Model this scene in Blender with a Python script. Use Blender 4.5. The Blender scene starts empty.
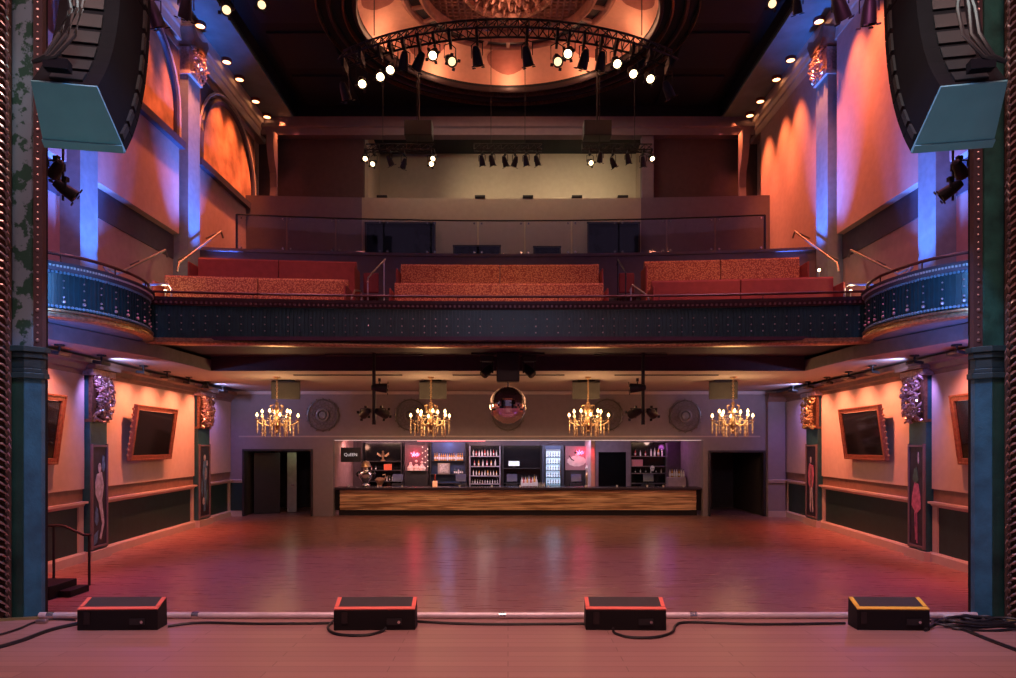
import bpy, bmesh, math, random
from mathutils import Vector, Matrix
random.seed(7)
PI = math.pi
sc = bpy.context.scene
C = sc.collection
# ---------------------------------------------------------------- camera, world, exposure
cam_d = bpy.data.cameras.new('camera')
cam = bpy.data.objects.new('camera', cam_d); C.objects.link(cam)
cam.location = (0, 0, 2.5); cam.rotation_euler = (PI/2, 0, 0)
cam_d.sensor_width = 36; cam_d.lens = 24; cam_d.shift_y = (445-339)/1016
cam_d.clip_end = 200
sc.camera = cam
world = bpy.data.worlds.new('world'); sc.world = world; world.use_nodes = True
world.node_tree.nodes['Background'].inputs[0].default_value = (0.42, 0.28, 0.5, 1)
world.node_tree.nodes['Background'].inputs[1].default_value = 0.14
sc.view_settings.view_transform = 'Standard'; sc.view_settings.look = 'None'
sc.view_settings.gamma = 1; sc.view_settings.use_curve_mapping = False
sc.view_settings.exposure = 0.6
sc.cycles.use_denoising = True
sc.cycles.max_bounces = 6; sc.cycles.diffuse_bounces = 3; sc.cycles.glossy_bounces = 3
sc.cycles.transparent_max_bounces = 12
sc.cycles.caustics_reflective = False; sc.cycles.caustics_refractive = False
sc.cycles.sample_clamp_indirect = 4

WARM = (1, .62, .32); ORANGE = (1, .30, .13); BLUE = (.28, .42, 1); RED = (1, .1, .1)
PURPLE = (.75, .25, .75); PINK = (1, .34, .4); VIOLET = (.5, .35, 1)
LIGHTS = []
ORD = ['first', 'second', 'third', 'fourth', 'fifth', 'sixth', 'seventh', 'eighth', 'ninth', 'tenth', 'eleventh', 'twelfth', 'thirteenth', 'fourteenth']
def light(kind, loc, power, col, target=None, angle=60, blend=.6, size=.1, size_y=None, name='lamp_light', spec=1):
    d = bpy.data.lights.new(name, kind); d.energy = power; d.color = col
    o = bpy.data.objects.new(name, d); C.objects.link(o); o.location = loc
    d.specular_factor = spec
    if kind == 'SPOT':
        d.spot_size = math.radians(angle); d.spot_blend = blend; d.shadow_soft_size = size
    elif kind == 'POINT': d.shadow_soft_size = size
    elif kind == 'AREA':
        d.size = size
        if size_y: d.shape = 'RECTANGLE'; d.size_y = size_y
    if target is not None:
        o.rotation_euler = (Vector(target)-Vector(loc)).to_track_quat('-Z', 'Y').to_euler()
    return o
# large unseen washes added for fill above the stage and below the hall ceiling
light('AREA', (0, 3.2, 7.5), 230, (1, .46, .38), (0, 4.4, 1), size=8, size_y=1.0, name='stage_fill_light', spec=.3)
for x_, y_ in ((-3, 11.5), (3, 11.5), (-6.2, 10.5), (6.2, 10.5)): light('SPOT', (x_, y_, 13.7), 520, (1, .30, .44), (x_*.9, 14, 0), 96, .9, .3, name='house_fill_light', spec=.15)
light('AREA', (0, 19.5, 4.3), 62, (1, .45, .22), (0, 19.0, 0), size=11, size_y=2.5, name='under_balcony_light', spec=.25)
# ---------------------------------------------------------------- materials
def nt(name):
    m = bpy.data.materials.new(name); m.use_nodes = True
    return m, m.node_tree.nodes, m.node_tree.links
def mat(name, col, rough=.6, metal=0, var=.12, scale=6, bump=0, bscale=40, spec=.5, emis=None, es=0, stretch=None, coat=0):
    m, N, L = nt(name); b = N['Principled BSDF']
    b.inputs['Roughness'].default_value = rough; b.inputs['Metallic'].default_value = metal
    b.inputs['Specular IOR Level'].default_value = spec
    b.inputs['Coat Weight'].default_value = coat
    tc = N.new('ShaderNodeTexCoord'); mp = N.new('ShaderNodeMapping'); L.new(tc.outputs['Object'], mp.inputs[0])
    if stretch: mp.inputs['Scale'].default_value = stretch
    n = N.new('ShaderNodeTexNoise'); n.inputs['Scale'].default_value = scale; n.inputs['Detail'].default_value = 4
    L.new(mp.outputs[0], n.inputs['Vector'])
    r = N.new('ShaderNodeValToRGB'); L.new(n.outputs['Fac'], r.inputs[0])
    r.color_ramp.elements[0].position = .3; r.color_ramp.elements[1].position = .7
    r.color_ramp.elements[0].color = tuple(c*(1-var) for c in col)+(1,)
    r.color_ramp.elements[1].color = tuple(min(1, c*(1+var)) for c in col)+(1,)
    L.new(r.outputs[0], b.inputs['Base Color'])
    if bump:
        n2 = N.new('ShaderNodeTexNoise'); n2.inputs['Scale'].default_value = bscale; L.new(mp.outputs[0], n2.inputs['Vector'])
        bp = N.new('ShaderNodeBump'); bp.inputs['Strength'].default_value = bump; bp.inputs['Distance'].default_value = .02
        L.new(n2.outputs['Fac'], bp.inputs['Height']); L.new(bp.outputs[0], b.inputs['Normal'])
    if emis:
        b.inputs['Emission Color'].default_value = tuple(emis)+(1,); b.inputs['Emission Strength'].default_value = es
    return m
def emit(name, col, s): return mat(name, (.8, .8, .8), emis=col, es=s, var=0)
M = {}
M['plaster'] = mat('plaster', (.42, .36, .34), .85, bump=.05)
M['wall_lower'] = mat('painted_wall', (.55, .44, .40), .8, bump=.04, var=.05)
M['wall_back'] = mat('back_wall_paint', (.27, .235, .26), .8, bump=.04, var=.05)
M['wall_upper'] = mat('upper_wall_paint', (.44, .29, .29), .85, bump=.05, var=.06)
M['beige'] = mat('beige_paint', (.42, .36, .28), .85, var=.04)
M['box_teal'] = mat('deep_teal_panel', (.006, .035, .042), .4, var=.2)
M['pilaster_teal'] = mat('pilaster_teal_paint', (.016, .085, .11), .4, var=.2)
M['gold_pink'] = mat('rose_gilding', (.62, .34, .24), .4, .5, var=.3, scale=12)
M['steel_dark'] = mat('aged_pewter', (.22, .20, .19), .5, .5)
M['mauve'] = mat('mauve_paint', (.17, .13, .16), .8, var=.06)
M['darkred'] = mat('dark_red_paint', (.07, .04, .045), .85, var=.1)
M['trim'] = mat('trim_paint', (.52, .44, .42), .5, var=.05)
M['trim_brown'] = mat('brown_trim', (.22, .13, .10), .45, var=.15)
M['teal'] = mat('teal_paint', (.012, .062, .075), .45, var=.2)
M['teal_dark'] = mat('dark_teal_panel', (.010, .040, .045), .5, var=.2)
M['green'] = mat('green_paint', (.012, .055, .042), .42, var=.5, scale=3, bump=.3, bscale=14)
M['teal_column'] = mat('teal_column_paint', (.016, .05, .058), .42, var=.4, scale=3, bump=.2, bscale=18)
M['black'] = mat('black_metal', (.012, .012, .014), .5)
M['black_gloss'] = mat('black_gloss', (.008, .008, .010), .12)
M['black_wood'] = mat('black_wood', (.007, .006, .007), .6, spec=.25)
M['speaker'] = mat('array_cabinet_black', (.006, .005, .007), .8, spec=.12)
M['array_base'] = mat('array_grey_coating', (.13, .32, .38), .5, var=.05)
M['grille'] = mat('grille_black', (.012, .011, .012), .7, bump=.4, bscale=300)
M['chrome'] = mat('chrome', (.7, .68, .68), .22, 1, var=.05)
M['steel'] = mat('brushed_steel', (.55, .52, .52), .35, 1)
M['gold'] = mat('gilding', (.55, .36, .20), .32, .85, var=.35, scale=18)
M['gold_dark'] = mat('dark_gilding', (.20, .10, .06), .38, .7, var=.4, scale=18)
M['silver_leaf'] = mat('silver_leaf', (.55, .40, .38), .28, .8, var=.3, scale=18)
M['rail_brown'] = mat('mahogany_rail', (.10, .03, .025), .3, var=.3)
M['ceiling_dark'] = mat('dark_ceiling', (.004, .007, .010), .8, var=.3, scale=1.5)
M['ceiling_teal_lit'] = mat('teal_lit_ceiling', (.13, .22, .24), .7, var=.2, scale=1.5)  # blue-green light on the ceiling edge is put into this colour
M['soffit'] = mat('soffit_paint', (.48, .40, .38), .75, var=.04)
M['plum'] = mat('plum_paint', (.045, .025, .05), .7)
M['cove'] = mat('cove_paint', (.75, .42, .30), .8, var=.05)
M['cove_oval'] = mat('cove_oval_paint', (.36, .13, .10), .8, var=.08)
M['ring_dark'] = mat('dark_dome_ring', (.03, .014, .014), .5)
M['coffer'] = mat('coffer_paint', (.42, .20, .14), .6, var=.2)
M['coffer_deep'] = mat('coffer_deep_paint', (.09, .03, .025), .7)
M['arch_panel'] = mat('mottled_orange_panel', (.46, .24, .14), .8, var=.45, scale=1.8)
M['glassy'] = mat('dark_window_glass', (.002, .004, .007), .05, spec=.35)
M['screen'] = mat('dark_screen_glass', (.01, .01, .013), .08)
M['bulb'] = emit('warm_bulb', (1, .55, .2), 9)
M['lamp_white'] = emit('warm_white_lens', (1, .70, .36), 6)
M['lamp_soft'] = emit('dim_warm_lens', (1, .62, .32), 1.3)
M['lamp_orange'] = emit('orange_downlight_lens', (1, .40, .15), 5)
M['lens_dark'] = mat('dark_lens', (.02, .02, .04), .08)
M['neon'] = emit('red_neon_tube', (1, .03, .08), 9)
M['ledstrip'] = emit('pale_led_strip', (1, .7, .65), .35)
M['ledred'] = emit('red_led_strip', (1, .05, .12), 1.3)
M['fridge_glow'] = emit('fridge_light', (.35, .65, 1), .42)
M['screen_lit'] = emit('lit_screen', (.55, .8, 1), .4)
M['crystal'] = mat('crystal', (.95, .74, .50), .25, .4, emis=(1, .45, .14), es=0.0)
M['amber'] = mat('amber_bottle_glass', (.60, .30, .07), .15)
M['clear_b'] = mat('pale_bottle_glass', (.62, .58, .55), .15)
M['red_b'] = mat('red_bottle_glass', (.5, .08, .07), .15)
M['dark_b'] = mat('dark_bottle_glass', (.03, .06, .04), .1)
M['pink'] = mat('pink_board', (.34, .18, .18), .7)
M['skin'] = mat('pale_figure_paint', (.70, .55, .48), .7)
M['mural_dark'] = mat('mural_ground', (.02, .022, .045), .5, var=.5, scale=8)
M['mural_white'] = mat('mural_white_paint', (.45, .48, .60), .6, var=.3, scale=10)
M['mural_blue'] = mat('mural_blue_paint', (.08, .20, .38), .6, var=.4, scale=10)
M['mural_pink'] = mat('mural_pink_paint', (.50, .16, .30), .6, var=.3, scale=10)
M['mural_green'] = mat('mural_green_paint', (.05, .14, .12), .6, var=.5, scale=10)
M['orange_box'] = mat('orange_box', (.7, .13, .05), .6)
M['mon_frame'] = mat('red_corner_tape', (.95, .20, .15), .5, var=.05)
M['mon_yellow'] = mat('yellow_corner_tape', (.95, .62, .08), .5, var=.05)
M['mon_top'] = mat('monitor_grille', (.05, .045, .05), .6, bump=.3, bscale=400)
M['white'] = mat('white_paint', (.7, .7, .7), .5)
M['seat_plain'] = mat('plain_red_upholstery', (.32, .065, .045), .8, bump=.1)
M['red_chair'] = mat('dark_red_vinyl', (.22, .02, .02), .5)
M['step'] = mat('step_carpet', (.10, .10, .085), .9)
M['olive'] = mat('olive_speaker_paint', (.06, .055, .055), .7)
M['drape'] = mat('white_drape', (.5, .5, .6), .8)
def seat_fabric():
    m, N, L = nt('patterned_orange_upholstery'); b = N['Principled BSDF']; b.inputs['Roughness'].default_value = .85
    tc = N.new('ShaderNodeTexCoord'); v = N.new('ShaderNodeTexVoronoi'); v.inputs['Scale'].default_value = 30
    L.new(tc.outputs['Object'], v.inputs['Vector'])
    r = N.new('ShaderNodeValToRGB'); L.new(v.outputs['Distance'], r.inputs[0])
    r.color_ramp.elements[0].color = (.70, .32, .13, 1); r.color_ramp.elements[0].position = .34
    r.color_ramp.elements[1].color = (.34, .09, .045, 1); r.color_ramp.elements[1].position = .62
    L.new(r.outputs[0], b.inputs['Base Color']); return m
M['seat'] = seat_fabric()
def wood_floor(name, c1, c2, rough):
    m, N, L = nt(name); b = N['Principled BSDF']
    tc = N.new('ShaderNodeTexCoord')
    br = N.new('ShaderNodeTexBrick'); br.inputs['Scale'].default_value = 1
    br.inputs['Brick Width'].default_value = 1.6; br.inputs['Row Height'].default_value = .11
    br.inputs['Mortar Size'].default_value = .003; br.inputs['Bias'].default_value = 0
    br.inputs['Color1'].default_value = c1+(1,); br.inputs['Color2'].default_value = c2+(1,)
    br.inputs['Mortar'].default_value = tuple(c*.6 for c in c1)+(1,)
    L.new(tc.outputs['Object'], br.inputs['Vector'])
    mp = N.new('ShaderNodeMapping'); mp.inputs['Scale'].default_value = (.6, 6, 1); L.new(tc.outputs['Object'], mp.inputs[0])
    n = N.new('ShaderNodeTexNoise'); n.inputs['Scale'].default_value = 3; n.inputs['Detail'].default_value = 6; L.new(mp.outputs[0], n.inputs['Vector'])
    mx = N.new('ShaderNodeMix'); mx.data_type = 'RGBA'; mx.blend_type = 'MULTIPLY'; mx.inputs[0].default_value = .55
    L.new(br.outputs['Color'], mx.inputs[6]); L.new(n.outputs['Color'], mx.inputs[7])
    rr = N.new('ShaderNodeValToRGB'); rr.color_ramp.elements[0].color = (.8, .8, .8, 1); rr.color_ramp.elements[1].color = (1.12, 1.12, 1.12, 1)
    L.new(n.outputs['Fac'], rr.inputs[0]); L.new(rr.outputs[0], mx.inputs[7])
    L.new(mx.outputs[2], b.inputs['Base Color'])
    mr = N.new('ShaderNodeMapRange'); mr.inputs[3].default_value = rough-.06; mr.inputs[4].default_value = rough+.1
    L.new(n.outputs['Fac'], mr.inputs[0]); L.new(mr.outputs[0], b.inputs['Roughness'])
    bp = N.new('ShaderNodeBump'); bp.inputs['Strength'].default_value = .05; bp.inputs['Distance'].default_value = .01
    L.new(n.outputs['Fac'], bp.inputs['Height']); L.new(bp.outputs[0], b.inputs['Normal'])
    return m
M['floor'] = wood_floor('dance_floor_wood', (.30, .15, .13), (.33, .17, .145), .27)
M['stage'] = wood_floor('stage_floor_wood', (.34, .19, .18), (.40, .23, .21), .42)
def bar_wood():
    m, N, L = nt('stacked_slat_wood'); b = N['Principled BSDF']; b.inputs['Roughness'].default_value = .5
    tc = N.new('ShaderNodeTexCoord'); mp = N.new('ShaderNodeMapping'); mp.inputs['Scale'].default_value = (.8, 1, 14)
    L.new(tc.outputs['Object'], mp.inputs[0]); n = N.new('ShaderNodeTexNoise'); n.inputs['Scale'].default_value = 1.2; L.new(mp.outputs[0], n.inputs['Vector'])
    r = N.new('ShaderNodeValToRGB'); L.new(n.outputs['Fac'], r.inputs[0])
    r.color_ramp.elements[0].color = (.32, .17, .08, 1); r.color_ramp.elements[0].position = .38
    r.color_ramp.elements[1].color = (.85, .58, .32, 1); r.color_ramp.elements[1].position = .6
    L.new(r.outputs[0], b.inputs['Base Color']); return m
M['bar_wood'] = bar_wood()
def peeling():
    m, N, L = nt('peeling_green_paint'); b = N['Principled BSDF']; b.inputs['Roughness'].default_value = .6
    tc = N.new('ShaderNodeTexCoord'); n = N.new('ShaderNodeTexNoise'); n.inputs['Scale'].default_value = 4.5; n.inputs['Detail'].default_value = 9; n.inputs['Roughness'].default_value = .65
    L.new(tc.outputs['Object'], n.inputs['Vector'])
    r = N.new('ShaderNodeValToRGB'); L.new(n.outputs['Fac'], r.inputs[0])
    r.color_ramp.elements[0].color = (.02, .085, .06, 1); r.color_ramp.elements[0].position = .47
    r.color_ramp.elements[1].color = (.17, .27, .34, 1); r.color_ramp.elements[1].position = .50
    L.new(r.outputs[0], b.inputs['Base Color'])
    bp = N.new('ShaderNodeBump'); bp.inputs['Strength'].default_value = .5; bp.inputs['Distance'].default_value = .01
    L.new(r.outputs[0], bp.inputs['Height']); L.new(bp.outputs[0], b.inputs['Normal']); return m
M['peeling'] = peeling()
def thin_glass():
    m, N, L = nt('thin_clear_glass'); N.remove(N['Principled BSDF']); out = N['Material Output']
    t = N.new('ShaderNodeBsdfTransparent'); t.inputs[0].default_value = (.88, .88, .95, 1)
    g = N.new('ShaderNodeBsdfGlossy'); g.inputs['Roughness'].default_value = .03
    fr = N.new('ShaderNodeFresnel'); fr.inputs[0].default_value = 1.6
    mx = N.new('ShaderNodeMixShader'); L.new(fr.outputs[0], mx.inputs[0]); L.new(t.outputs[0], mx.inputs[1]); L.new(g.outputs[0], mx.inputs[2])
    L.new(mx.outputs[0], out.inputs[0]); return m
M['glass'] = thin_glass()
def mirror_tiles():
    m, N, L = nt('mirror_facets'); b = N['Principled BSDF']; b.inputs['Metallic'].default_value = 1; b.inputs['Roughness'].default_value = .06
    b.inputs['Base Color'].default_value = (.85, .83, .85, 1); return m
M['mirror'] = mirror_tiles()
# ---------------------------------------------------------------- mesh helpers
class MB:
    def __init__(s): s.bm = bmesh.new()
    def box(s, c, d, rot=None, taper=None):
        r = bmesh.ops.create_cube(s.bm, size=1)['verts']
        mx = Matrix.Translation(c) @ (rot.to_4x4() if rot else Matrix()) @ Matrix.Diagonal((d[0], d[1], d[2], 1))
        for v in r: v.co = mx @ v.co
        return s
    def cyl(s, a, b, r, r2=None, seg=12, cap=True):
        a = Vector(a); b = Vector(b); d = b-a; L_ = d.length
        if L_ < 1e-6: return s
        g = bmesh.ops.create_cone(s.bm, cap_ends=cap, segments=seg, radius1=r, radius2=r if r2 is None else r2, depth=L_)['verts']
        q = d.to_track_quat('Z', 'Y').to_matrix().to_4x4()
        mx = Matrix.Translation((a+b)/2) @ q
        for v in g: v.co = mx @ v.co
        return s
    def tube(s, pts, r, seg=8):
        pts = [Vector(p) for p in pts]; rings = []; up = Vector((0, 0, 1))
        for i, p in enumerate(pts):
            t = (pts[min(i+1, len(pts)-1)]-pts[max(i-1, 0)]).normalized()
            u = up if abs(t.dot(up)) < .95 else Vector((1, 0, 0))
            if i and abs(t.dot(up)) >= .95: u = last
            a = t.cross(u).normalized(); b = a.cross(t).normalized(); last = b
            rr = r[i] if isinstance(r, (list, tuple)) else r
            rings.append([s.bm.verts.new(p+(a*math.cos(k*2*PI/seg)+b*math.sin(k*2*PI/seg))*rr) for k in range(seg)])
        for A, B in zip(rings, rings[1:]):
            for k in range(seg): s.bm.faces.new((A[k], A[(k+1) % seg], B[(k+1) % seg], B[k]))
        s.bm.faces.new(rings[0]); s.bm.faces.new(rings[-1]); return s
    def lathe(s, prof, c=(0, 0, 0), seg=20, axis=None, a0=0, a1=2*PI):
        full = abs(a1-a0-2*PI) < 1e-6; n = seg if full else seg+1; rings = []
        q = Vector(axis).to_track_quat('Z', 'Y').to_matrix() if axis else Matrix.Identity(3)
        for r, z in prof:
            rings.append([s.bm.verts.new(Vector(c)+q @ Vector((r*math.cos(a0+(a1-a0)*k/seg), r*math.sin(a0+(a1-a0)*k/seg), z))) for k in range(n)])
        for A, B in zip(rings, rings[1:]):
            for k in range(seg):
                k2 = (k+1) % n
                try: s.bm.faces.new((A[k], A[k2], B[k2], B[k]))
                except ValueError: pass
        return s
    def sphere(s, c, r, seg=10, sc_=(1, 1, 1)):
        g = bmesh.ops.create_uvsphere(s.bm, u_segments=seg, v_segments=max(4, seg//2+1), radius=r)['verts']
        for v in g: v.co = Vector((v.co.x*sc_[0], v.co.y*sc_[1], v.co.z*sc_[2]))+Vector(c)
        return s
    def sweep(s, path, prof, closed=True):
        # path: (x,y) points; prof: (offset to the right of travel, z)
        path = [Vector((p[0], p[1])) for p in path]; rings = []
        for i, p in enumerate(path):
            if i == 0: n = path[1]-p
            elif i == len(path)-1: n = p-path[-2]
            else: n = (path[i+1]-p).normalized()+(p-path[i-1]).normalized()
            n = n.normalized(); n = Vector((n.y, -n.x))
            rings.append([s.bm.verts.new((p.x+n.x*o, p.y+n.y*o, z)) for o, z in prof])
        m = len(prof)
        for A, B in zip(rings, rings[1:]):
            for k in range(m if closed else m-1): s.bm.faces.new((A[k], A[(k+1) % m], B[(k+1) % m], B[k]))
        if closed: s.bm.faces.new(rings[0]); s.bm.faces.new(rings[-1])
        return s
    def poly(s, pts, ext=None):
        vs = [s.bm.verts.new(p) for p in pts]; f = s.bm.faces.new(vs)
        if ext:
            r = bmesh.ops.extrude_face_region(s.bm, geom=[f])
            for v in [g for g in r['geom'] if isinstance(g, bmesh.types.BMVert)]: v.co += Vector(ext)
        return s
    def xf(s, mx):
        for v in s.bm.verts: v.co = mx @ v.co
        return s
    def build(s, name, m, parent=None, world=True, smooth=False, bevel=0):
        off = Vector((0, 0, 0))
        if parent is not None and world:
            o = parent
            while o is not None: off += o.location; o = o.parent
        elif parent is None and world:
            zs = [v.co for v in s.bm.verts]
            lo = [min(v[i] for v in zs) for i in range(3)]; hi = [max(v[i] for v in zs) for i in range(3)]
            off = Vector(((lo[0]+hi[0])/2, (lo[1]+hi[1])/2, lo[2]))
        for v in s.bm.verts: v.co -= off
        bmesh.ops.recalc_face_normals(s.bm, faces=s.bm.faces)
        me = bpy.data.meshes.new(name); s.bm.to_mesh(me); s.bm.free()
        if smooth:
            for p in me.polygons: p.use_smooth = True
            me.set_sharp_from_angle(angle=math.radians(40))
        ob = bpy.data.objects.new(name, me); C.objects.link(ob)
        me.materials.append(M[m] if isinstance(m, str) else m)
        if parent is not None: ob.parent = parent
        elif world: ob.location = off
        if bevel:
            bv = ob.modifiers.new('bevel', 'BEVEL'); bv.width = bevel; bv.segments = 2; bv.limit_method = 'ANGLE'
        return ob
def thing(name, label, cat, loc=(0, 0, 0), rot=(0, 0, 0), group=None):
    o = bpy.data.objects.new(name, None); C.objects.link(o); o.location = loc; o.rotation_euler = rot
    o.empty_display_size = .1
    o['label'] = label; o['category'] = cat
    if group: o['group'] = group
    return o
def tag(o, label, cat, group=None):
    o['label'] = label; o['category'] = cat
    if group: o['group'] = group
    return o
def struct(mb, name, m, **k):
    o = mb.build(name, m, **k); o['kind'] = 'structure'; return o
KIDS = {}
def copy_tree(o, parent=None):
    c = o.copy(); C.objects.link(c)
    if parent is not None: c.parent = parent; c.matrix_parent_inverse = o.matrix_parent_inverse
    for ch in [x for x in o.children]: copy_tree(ch, c)
    return c
def relabel(c, loc, label, group=None, rot=None, scale=None):
    c.location = loc; c['label'] = label
    if group: c['group'] = group
    elif 'group' in c.keys(): del c['group']
    if rot is not None: c.rotation_euler = rot
    if scale is not None: c.scale = scale
    return c
def at(px, py, Y):   # a point of the room at distance Y from its bearing
    return Vector(((px-508)*Y/677, Y, 2.5-(py-445)*Y/677))
def WX(Y, off=0): return 8.13+.07*Y-off
WA = math.atan(.07)
SIDE = {-1: 'left', 1: 'right'}
def wall_path(s, y0, y1):
    p = [(s*WX(y0), y0), (s*WX(y1), y1)]
    return p if s < 0 else p[::-1]
# ---------------------------------------------------------------- room shell
struct(MB().box((0, 16.5, -.1), (21, 21.4, .2)), 'floor', 'floor')
stg = struct(MB().box((0, 1.4, .5), (26, 8.96, 1.0)), 'floor_stage', 'stage')
struct(MB().box((0, 5.895, .965), (8.2, .035, .072)), 'trim_stage_edge', mat('stage_nosing', (.30, .30, .12), .4))
WAIN = [(6.6, 14.5), (15.3, 20.5), (21.6, 23.75)]
for s in (-1, 1):
    wp = wall_path(s, 6.45, 23.8)
    struct(MB().sweep(wp, [(0, 0), (0, 4.42), (-.3, 4.42), (-.3, 0)]), 'wall_'+SIDE[s], 'wall_lower')
    # proud plaster panels above the rail, one per bay
    for k, (a, b) in enumerate(WAIN):
        p = wall_path(s, a, b)
        struct(MB().sweep(p, [(0, 1.56), (.07, 1.56), (.07, 4.0), (0, 4.0)]), 'wall_panel_'+SIDE[s], 'wall_lower')
        struct(MB().sweep(p, [(0, 1.30), (.035, 1.30), (.035, 1.55), (0, 1.55)]), 'trim_rail_back_'+SIDE[s], 'trim_brown')
        struct(MB().sweep(p, [(0, 1.18), (.06, 1.18), (.10, 1.24), (.16, 1.25), (.16, 1.295), (0, 1.295)]), 'trim_chair_rail_'+SIDE[s], 'trim')
        struct(MB().sweep(p, [(0, .2), (.02, .2), (.02, 1.18), (0, 1.18)]), 'wall_wainscot_'+SIDE[s], 'teal_dark')
        for e in (a+.09, b-.09):
            q = wall_path(s, e-.09, e+.09)
            struct(MB().sweep(q, [(.02, .2), (.06, .2), (.06, 1.18), (.02, 1.18)]), 'trim_stile_'+SIDE[s], 'trim')
    struct(MB().sweep(wp, [(0, 0), (.10, 0), (.10, .17), (.07, .21), (0, .21)]), 'baseboard_'+SIDE[s], 'trim')
    struct(MB().sweep(wp, [(0, 4.0), (.07, 4.0), (.10, 4.08), (.16, 4.10), (.20, 4.20), (.28, 4.24), (.30, 4.34), (0, 4.36)]), 'trim_cornice_'+SIDE[s], 'trim_brown')
# soffits and ceilings under the balcony
for s in (-1, 1):
    x0, x1 = s*7.6, s*10.0
    sp_ = [(10, 6.5), (8.3, 6.5), (8.25, 12.2), (7.65, 14.9), (7.65, 17.4), (10, 17.4)]
    struct(MB().poly([(s*a, b, 4.4) for a, b in sp_], (0, 0, .2)), 'ceiling_side_soffit', 'soffit')
    ed = [(s*a, b) for a, b in sp_[1:5]]
    struct(MB().sweep(ed if s < 0 else ed[::-1], [(0, 4.4), (.05, 4.4), (.05, 4.68), (0, 4.68)]), 'trim_soffit_edge', mat('grey_fascia', (.22, .19, .19), .6))
struct(MB().box((0, 21.6, 4.5), (19.9, 8.4, .2)), 'ceiling_bar', 'soffit')
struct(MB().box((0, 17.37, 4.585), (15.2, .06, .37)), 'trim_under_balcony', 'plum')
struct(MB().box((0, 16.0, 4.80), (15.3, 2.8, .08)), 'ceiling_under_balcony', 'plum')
# back wall of the floor level, pieced round the openings (front face Y=23.8)
def bwall(x0, x1, z0, z1, name='wall_back', m='wall_back', y=23.8, t=.25):
    return struct(MB().box(((x0+x1)/2, y+t/2, (z0+z1)/2), (x1-x0, t, z1-z0)), name, m)
BL, BR = -6.15, 6.86
bwall(-9.95, -9.32, 0, 4.4); bwall(-9.32, -6.85, 2.36, 4.4); bwall(-6.85, BL, 0, 4.4)
bwall(BL, BR, 2.68, 4.4); bwall(BR, 7.03, 0, 4.4); bwall(7.03, 9.03, 2.31, 4.4); bwall(9.03, 9.95, 0, 4.4)
struct(MB().box((-.3, 23.78, 2.8), (18.3, .03, .05)), 'trim_back_upper', 'trim')
struct(MB().box((-.1, 23.76, 4.33), (19, .07, .10)), 'trim_back_cornice', 'trim')
struct(MB().sweep([(-9.8, 23.8), (-9.32, 23.8)], [(0, 0), (.08, 0), (.08, .18), (0, .2)]), 'baseboard_back', 'trim')
struct(MB().sweep([(-9.8, 23.8), (-9.32, 23.8)], [(0, 1.18), (.08, 1.18), (.12, 1.27), (0, 1.3)]), 'trim_back_rail', 'trim')
struct(MB().box((-9.56, 23.78, .69), (.48, .04, .98)), 'wall_wainscot_back', 'teal_dark')
struct(MB().box((9.35, 23.68, 2.1), (.6, .22, 4.2)), 'wall_pier_back', 'wall_back')
struct(MB().sweep([(9.03, 23.57), (9.66, 23.57)], [(0, 4.0), (.05, 4.0), (.14, 4.15), (.18, 4.3), (0, 4.3)]), 'trim_pier_cornice', 'trim_brown')
struct(MB().sweep([(9.04, 23.57), (9.66, 23.57)], [(0, 0), (.06, 0), (.06, .2), (0, .2)]), 'baseboard_pier', 'trim')
struct(MB().sweep([(9.04, 23.57), (9.66, 23.57)], [(0, 1.18), (.05, 1.18), (.08, 1.28), (0, 1.3)]), 'trim_pier_rail', 'trim')
# rooms behind the two doorways
def back_room(x0, x1, h, n):
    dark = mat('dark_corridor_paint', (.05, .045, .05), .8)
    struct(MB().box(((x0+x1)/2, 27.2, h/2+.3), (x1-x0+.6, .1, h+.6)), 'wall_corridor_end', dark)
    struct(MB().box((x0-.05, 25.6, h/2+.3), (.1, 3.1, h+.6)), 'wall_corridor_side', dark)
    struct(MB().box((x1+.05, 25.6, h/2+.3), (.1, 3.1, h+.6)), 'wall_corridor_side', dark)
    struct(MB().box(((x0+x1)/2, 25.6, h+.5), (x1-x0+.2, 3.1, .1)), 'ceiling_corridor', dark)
    f = .07
    mb = MB()
    mb.box((x0+f/2, 23.9, h/2), (f, .32, h)); mb.box((x1-f/2, 23.9, h/2), (f, .32, h)); mb.box(((x0+x1)/2, 23.9, h-f/2), (x1-x0-2*f, .32, f))
    d = thing('door_%d' % n, 'dark framed doorway', 'doorway', ((x0+x1)/2, 23.9, 0)); del d['label']; del d['category']; d['kind'] = 'structure'
    mb.build('door_frame', mat('black_door_frame', (.03, .028, .035), .4), d)
    return d
d1 = back_room(-9.32, -6.85, 2.36, 1)
MB().box((-8.0, 25.1, 1.12), (.34, .05, 2.2)).build('door_leaf', mat('grey_green_door', (.28, .29, .20), .6), d1)
MB().box((-8.75, 24.6, 1.12), (.9, .05, 2.2), Matrix.Rotation(.5, 3, 'Z')).build('door_leaf', mat('black_door', (.02, .02, .022), .35), d1)
MB().cyl((-8.0, 25.02, 1.02), (-7.9, 25.02, 1.02), .02).build('door_handle', 'chrome', d1)
light('POINT', (-7.9, 24.6, 2.2), 2.2, (.8, .8, .55), size=.1, name='corridor_light', spec=.05)
d2 = back_room(7.03, 9.03, 2.31, 2)
MB().box((7.6, 26.6, 1.1), (.9, .05, 2.2)).build('door_leaf', mat('dark_brown_door', (.05, .035, .03), .5), d2)
# proscenium wall either side of the opening
for s in (-1, 1):
    struct(MB().box((s*8.2, 6.24, 6.5), (7.72, .3, 13.0)), 'wall_proscenium_'+SIDE[s], 'black_wood')
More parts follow.
